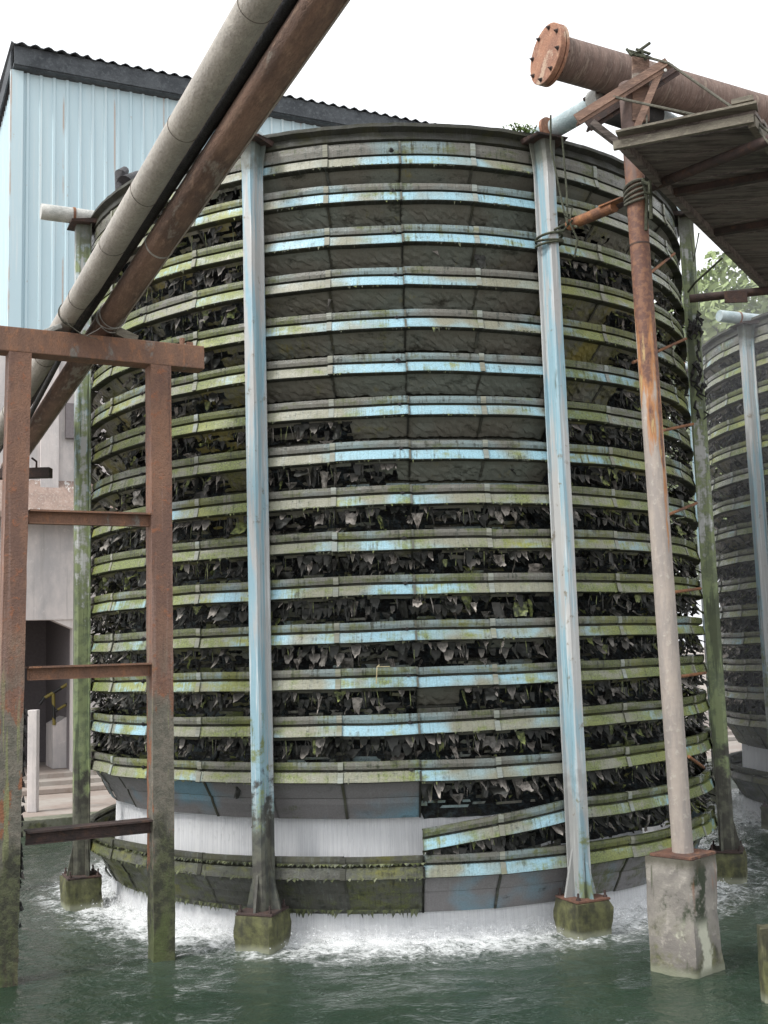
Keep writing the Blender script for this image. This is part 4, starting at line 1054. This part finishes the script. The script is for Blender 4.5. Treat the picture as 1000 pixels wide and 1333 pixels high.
b = MB(); Zs = Vector((0, 0, 1)); La = A0 - PL.location
b.bar(La - u1n * .06, La + u1n * (wlen + .02), .035, .058); b.build('front_rail', M['plank_edge'], PL)
b = MB(); b.bar(La + u2n * .03, La + u2n * (u2.length + .9), .05, .07); b.build('side_rail', M['plank'], PL)
b = MB(); b.bar(La + u1n * wlen + u2n * .03, La + u1n * wlen + u2n * (u2.length + .9), .05, .09); b.build('side_rail', M['plank_edge'], PL)
for s_ in (1.05, 2.1): 
    b = MB(); b.bar(La + u2n * s_ + Vector((0, 0, -.0)), La + u2n * s_ + u1n * wlen, .06, .05); b.build('joist', M['rust_dark'], PL)
b = MB(); b.bar(La - u1n * .03 + Vector((0, 0, .072)), La + u1n * (wlen + .05) + Vector((0, 0, .080)), .14, .016); b.build('loose_board', M['plank_edge'], PL)
b = MB()
b.bar(La + u1n * (wlen * .87) + Vector((0, 0, .125)), La + u1n * (wlen + .03) + Vector((0, 0, .13)), .09, .035)
b.build('loose_board', M['plank_edge'], PL)
# poles
def pole(pts, r, mat, label, name='scaffold_pole', sm=True):
    b = MB(); b.tube(pts, r, 14); return tag(b.build(name, mat, smooth=sm), label, 'pole', 'scaffold poles by the platform')
pa, pb_ = at(741, 293, 8.72), at(845, 243, 8.02); pe = at(1012, 178, 7.1)
o = pole([pa, at(800, 269, 8.3)], .044, M['rust_pole'], 'orange rusty pole end lashed to the white and blue post with rope')
b = MB(); b.bar(at(783, 270, 8.38), at(812, 258, 8.2), .07, .012); b.build('split_flap', M['rust_pole'], o)
pole([at(792, 273, 8.36), at(846, 244, 8.26), pe], .037, M['rust_dark'], 'dark red pole crossing under the plank platform')
p = pole([at(898, 389, 10.4), at(1040, 374, 10.2)], .04, M['rust_dark'], 'level dark pole carrying a small plate, below the platform')
b = MB(); c = at(957, 386, 10.2); b.box(c + Vector((0, -.02, -.01)), (.21, .02, .11)); b.build('clamp_plate', M['rust_dark'], p)
# short rusty rungs beside the right of the tower
for i, (x0, y0, x1, y1) in enumerate(((826, 372, 878, 330), (824, 472, 893, 441), (856, 562, 902, 552), (870, 670, 907, 655), (870, 772, 912, 766), (884, 881, 918, 876), (897, 985, 916, 999))):
    b = MB(); b.tube([at(x0, y0, 9.6), at(x1, y1, 10.75)], .014, 8)
    lab = ['rusty rod sticking out of the louvres, topmost of seven beside the column', 'second rusty rod from the top beside the column', 'third rusty rod from the top beside the column', 'fourth rusty rod from the top beside the column',
           'fifth rusty rod from the top beside the column', 'sixth rusty rod from the top beside the column', 'lowest rusty rod beside the column, sloping down right'][i]
    tag(b.build('iron_rod', M['rust_pole'], smooth=True), lab, 'rod', 'rusty rods sticking out right of the tower')

# ------------------------------------------------------------------ ropes
def rope(pts, r, label, mat='rope', sag=0, coils=None):
    b = MB()
    for line in (pts if isinstance(pts[0], (list, tuple)) else [pts]):
        if sag and len(line) == 2:
            a, c = line; line = [a.lerp(c, t / 14) + Vector((0, 0, -sag * 4 * t / 14 * (1 - t / 14))) for t in range(15)]
        b.tube(line, r, 6)
    return tag(b.build('rope', M[mat], smooth=True), label, 'rope', 'ropes tied about the pipes and posts')
kp = TLOC + pol(P0 + BAY, R_T + .09, 0); ks = []
for kk, zz in ((0, 5.645), (1, 5.615), (2, 5.675)):
    c = Vector((kp.x, kp.y, zz)); ks.append([c + Vector((.115 * math.cos(t), .115 * math.sin(t) * .9, .02 * math.sin(t + kk))) for t in [2 * PI * i / 20 for i in range(21)]])
e = at(742, 291, 8.68); ks.append([at(722, 299, 8.85), at(733, 293, 8.75), e, at(752, 296, 8.6)]); ks.append([at(722, 302, 8.85), at(734, 300, 8.75), at(745, 287, 8.62)])
rope(ks, .011, 'mossy rope lashing the orange pole to the white and blue post', 'rope_dark')
rope([[at(717, 150, 8.75), at(717, 190, 8.78), at(733, 270, 8.7), at(739, 292, 8.66)], [at(732, 178, 8.7), at(738, 250, 8.68), at(739, 290, 8.64)], [at(736, 268, 8.62), at(745, 270, 8.62), at(742, 285, 8.6), at(735, 280, 8.6)],
      [at(742, 290, 8.6), at(752, 312, 8.62), at(748, 335, 8.64)]], .008, 'pair of dark ropes hanging from the pale pipe beside the post top', 'rope_dark')
cc = CO.location + t0.lerp(t1, .845); lp = []
for kk in range(5):
    c = cc + Vector((0, 0, -.05 + kk * .027)); lp.append([c + Vector((.085 * math.cos(t), .085 * math.sin(t), .03 * math.sin(t + 1 + kk * .4))) for t in [2 * PI * i / 20 for i in range(21)]])
rope(lp, .012, 'grey rope wound in coils round the rusty column under the platform')
rope([[at(838, 232, 8.0), at(842, 262, 8.05), at(841, 300, 8.05)], [at(836, 236, 8.0), at(846, 240, 7.95), at(845, 252, 7.95), at(838, 250, 7.95)], [at(846, 235, 7.95), at(848, 285, 8.0)]], .013, 'dark knotted rope hanging at the column beside the coils', 'rope_dark')
rope([[at(792, 124, 8.0), at(815, 130, 7.9), at(930, 155, 7.55)]], .010, 'rope running from the angle iron across to the platform edge')
rope([[at(833, 72, 8.0), at(870, 82, 7.95), at(968, 150, 7.5)]], .010, 'rope stretched from the top of the big pipe down to the platform corner')
rope([[at(818, 66, 8.0), at(832, 70, 7.98), at(848, 76, 8.0)], [at(820, 70, 7.98), at(840, 74, 7.95), at(846, 70, 7.98), at(828, 64, 8.0)], [at(816, 64, 8.0), at(822, 72, 7.97), at(834, 66, 7.97), at(841, 78, 7.97)], [at(832, 66, 8.), at(846, 56, 8.02)]], .012, 'dark knot of rope on top of the big pipe', 'rope_dark')
rope([[at(842, 150, 8.0), at(842, 170, 7.9)]], .006, 'short cord hanging between the brace and the platform')
rope([[at(899, 303, 10.4), at(903, 340, 10.35), at(910, 303, 10.3)]], .008, 'thin rope loop hanging at the top of the mossy right post', 'rope_dark')
rope([[at(940, 336, 9.6), at(905, 368, 10.35), at(896, 380, 10.5)]], .011, 'slanting dark rope from the platform edge to the mossy right post', 'rope_dark')
rope([[at(985, 158, 7.3), at(993, 166, 7.2), at(1003, 172, 7.1)], [at(982, 152, 7.3), at(990, 172, 7.2), at(1004, 190, 7.1)]], .009, 'pale twine at the platform corner by the right edge')
# old rope mass on the right post
b = MB(); kr = TLOC + pol(P0 + 2 * BAY, R_T + .1, 0)
for k in range(60):
    z = rnd.choice((rnd.uniform(4.7, 5.6), rnd.uniform(5.35, 5.5), rnd.uniform(4.5, 5.2))); a = rnd.uniform(3.6, 6.6); c = kr + Vector((.06 * math.cos(a), .07 * math.sin(a), z)); b.tube([c, c + Vector((rnd.uniform(-.05, .05), rnd.uniform(-.05, .02), -rnd.uniform(.03, .08))), c + Vector((rnd.uniform(-.03, .03), rnd.uniform(-.04, .0), -rnd.uniform(.08, .12)))], [.007, rnd.uniform(.009, .022), .006], 7)
tag(b.build('weed_clump', M['dark'], smooth=True), 'black lumps of dried weed and rope stuck on the upper right post', 'weed')
# straw on a louvre
b = MB(); s0 = at(491, 868, 8.86); b.tube([s0 + Vector((.02, 0, .015)), s0, s0 + Vector((-.01, -.01, -.13))], .0045, 5); b.tube([s0, s0 + Vector((.10, -.01, .0))], .003, 5)
tag(b.build('straw', M['straw']), 'bent dry straw caught on a louvre in the middle bay', 'straw')
# little stake at the lower right
q = atz(1001, 1310, 0); me = rough_block((.12, .12, .75), 6, .01, seed=4); me.materials.append(M['foot']); o = link('mossy_stake', me); o.location = (q.x + .06, q.y + .1, -.3)
tag(o, 'mossy stake poking out of the water at the right edge of the picture', 'stake')

# ------------------------------------------------------------------ trees far behind on the right
def leaf_mat():
    t = NT('foliage'); g = t.obj(); n = t.noise(g, .8, 4); f = t.attr('tone')
    c = t.mix(f, (.15, .21, .065), (.26, .32, .13)); c = t.mix(t.mr(n, .4, .6), c, (.20, .26, .10))
    t.fin(c, .6); return t.m
M['leaf'] = leaf_mat(); M['bark'] = rust('bark', (.12, .10, .08), (.06, .05, .04), (.16, .14, .11))
def tree(loc, H_, Rc, seed, label):
    r = random.Random(seed); T = empty('broadleaf_tree', loc, 0, label=label, cat='tree', group='trees beyond the basin')
    b = MB(); tips = []
    b.tube([(0, 0, -.3), (.1, 0, H_ * .3), (.0, .1, H_ * .55), (.1, 0, H_ * .8)], [.30, .24, .16, .06], 10)
    for k in range(16):
        a = r.uniform(0, 2 * PI); z = H_ * r.uniform(.3, .75); L = Rc * r.uniform(.55, 1) * (1.1 - abs(z / H_ - .55)); e = Vector((math.cos(a) * L, math.sin(a) * L, z + L * r.uniform(.2, .6)))
        b.tube([(0, 0, z), (e.x * .5, e.y * .5, z + (e.z - z) * .35), e], [.09, .06, .02], 6); tips.append(e); tips.append(Vector((e.x * .55, e.y * .55, z + (e.z - z) * .5)))
    tips += [Vector((r.uniform(-1, 1) * Rc * .3, r.uniform(-1, 1) * Rc * .3, H_ * r.uniform(.75, .95))) for _ in range(6)]
    b.build('trunk', M['bark'], T, smooth=True)
    b = MB()
    for tp in tips:
        cr = Rc * r.uniform(.22, .38); tn = r.uniform(0, 1)
        for k in range(300):
            d = Vector([r.gauss(0, 1) for _ in range(3)]).normalized() * cr * r.uniform(.3, 1) ** .6; d.z *= .7
            c = tp + d; n_ = Vector([r.uniform(-1, 1) for _ in range(3)]).normalized(); s = r.uniform(.09, .19); x = n_.orthogonal().normalized() * s; y = n_.cross(x) * .6
            t_ = min(1, max(0, tn * .6 + r.uniform(0, .5)))
            b.face([b.vert(c + q, tone=t_) for q in (-x, -y, x, y)])
    b.build('crown', M['leaf'], T)
tree((9.9, 33, g0), 13.2, 3.4, 3, 'leafy tree behind the far tower, nearest the right post')
tree((12.9, 36, g0), 15.2, 4.2, 5, 'taller leafy tree at the right edge behind the far tower')
tree((17.2, 38, g0), 15.6, 4.6, 6, 'leafy tree beyond the right edge, farthest right')
print('verts', sum(len(o.data.vertices) for o in bpy.data.objects if o.type == 'MESH'))

# ------------------------------------------------------------------ spray mist drifting round the far tower
t = NT('mist_air'); pv = t.n('ShaderNodeVolumePrincipled'); pv.inputs['Color'].default_value = (.95, .97, 1, 1); pv.inputs['Density'].default_value = .038
t.t.nodes.remove(t.b); t.t.links.new(pv.outputs[0], t.out.inputs['Volume'])
b = MB(); b.box((7.5, 14.95, 3.5), (7.5, 8.1, 6.8)); hz = b.build('mist', t.m); tag(hz, 'thin white spray mist hanging round the far tower at the right', 'mist', kind='stuff')
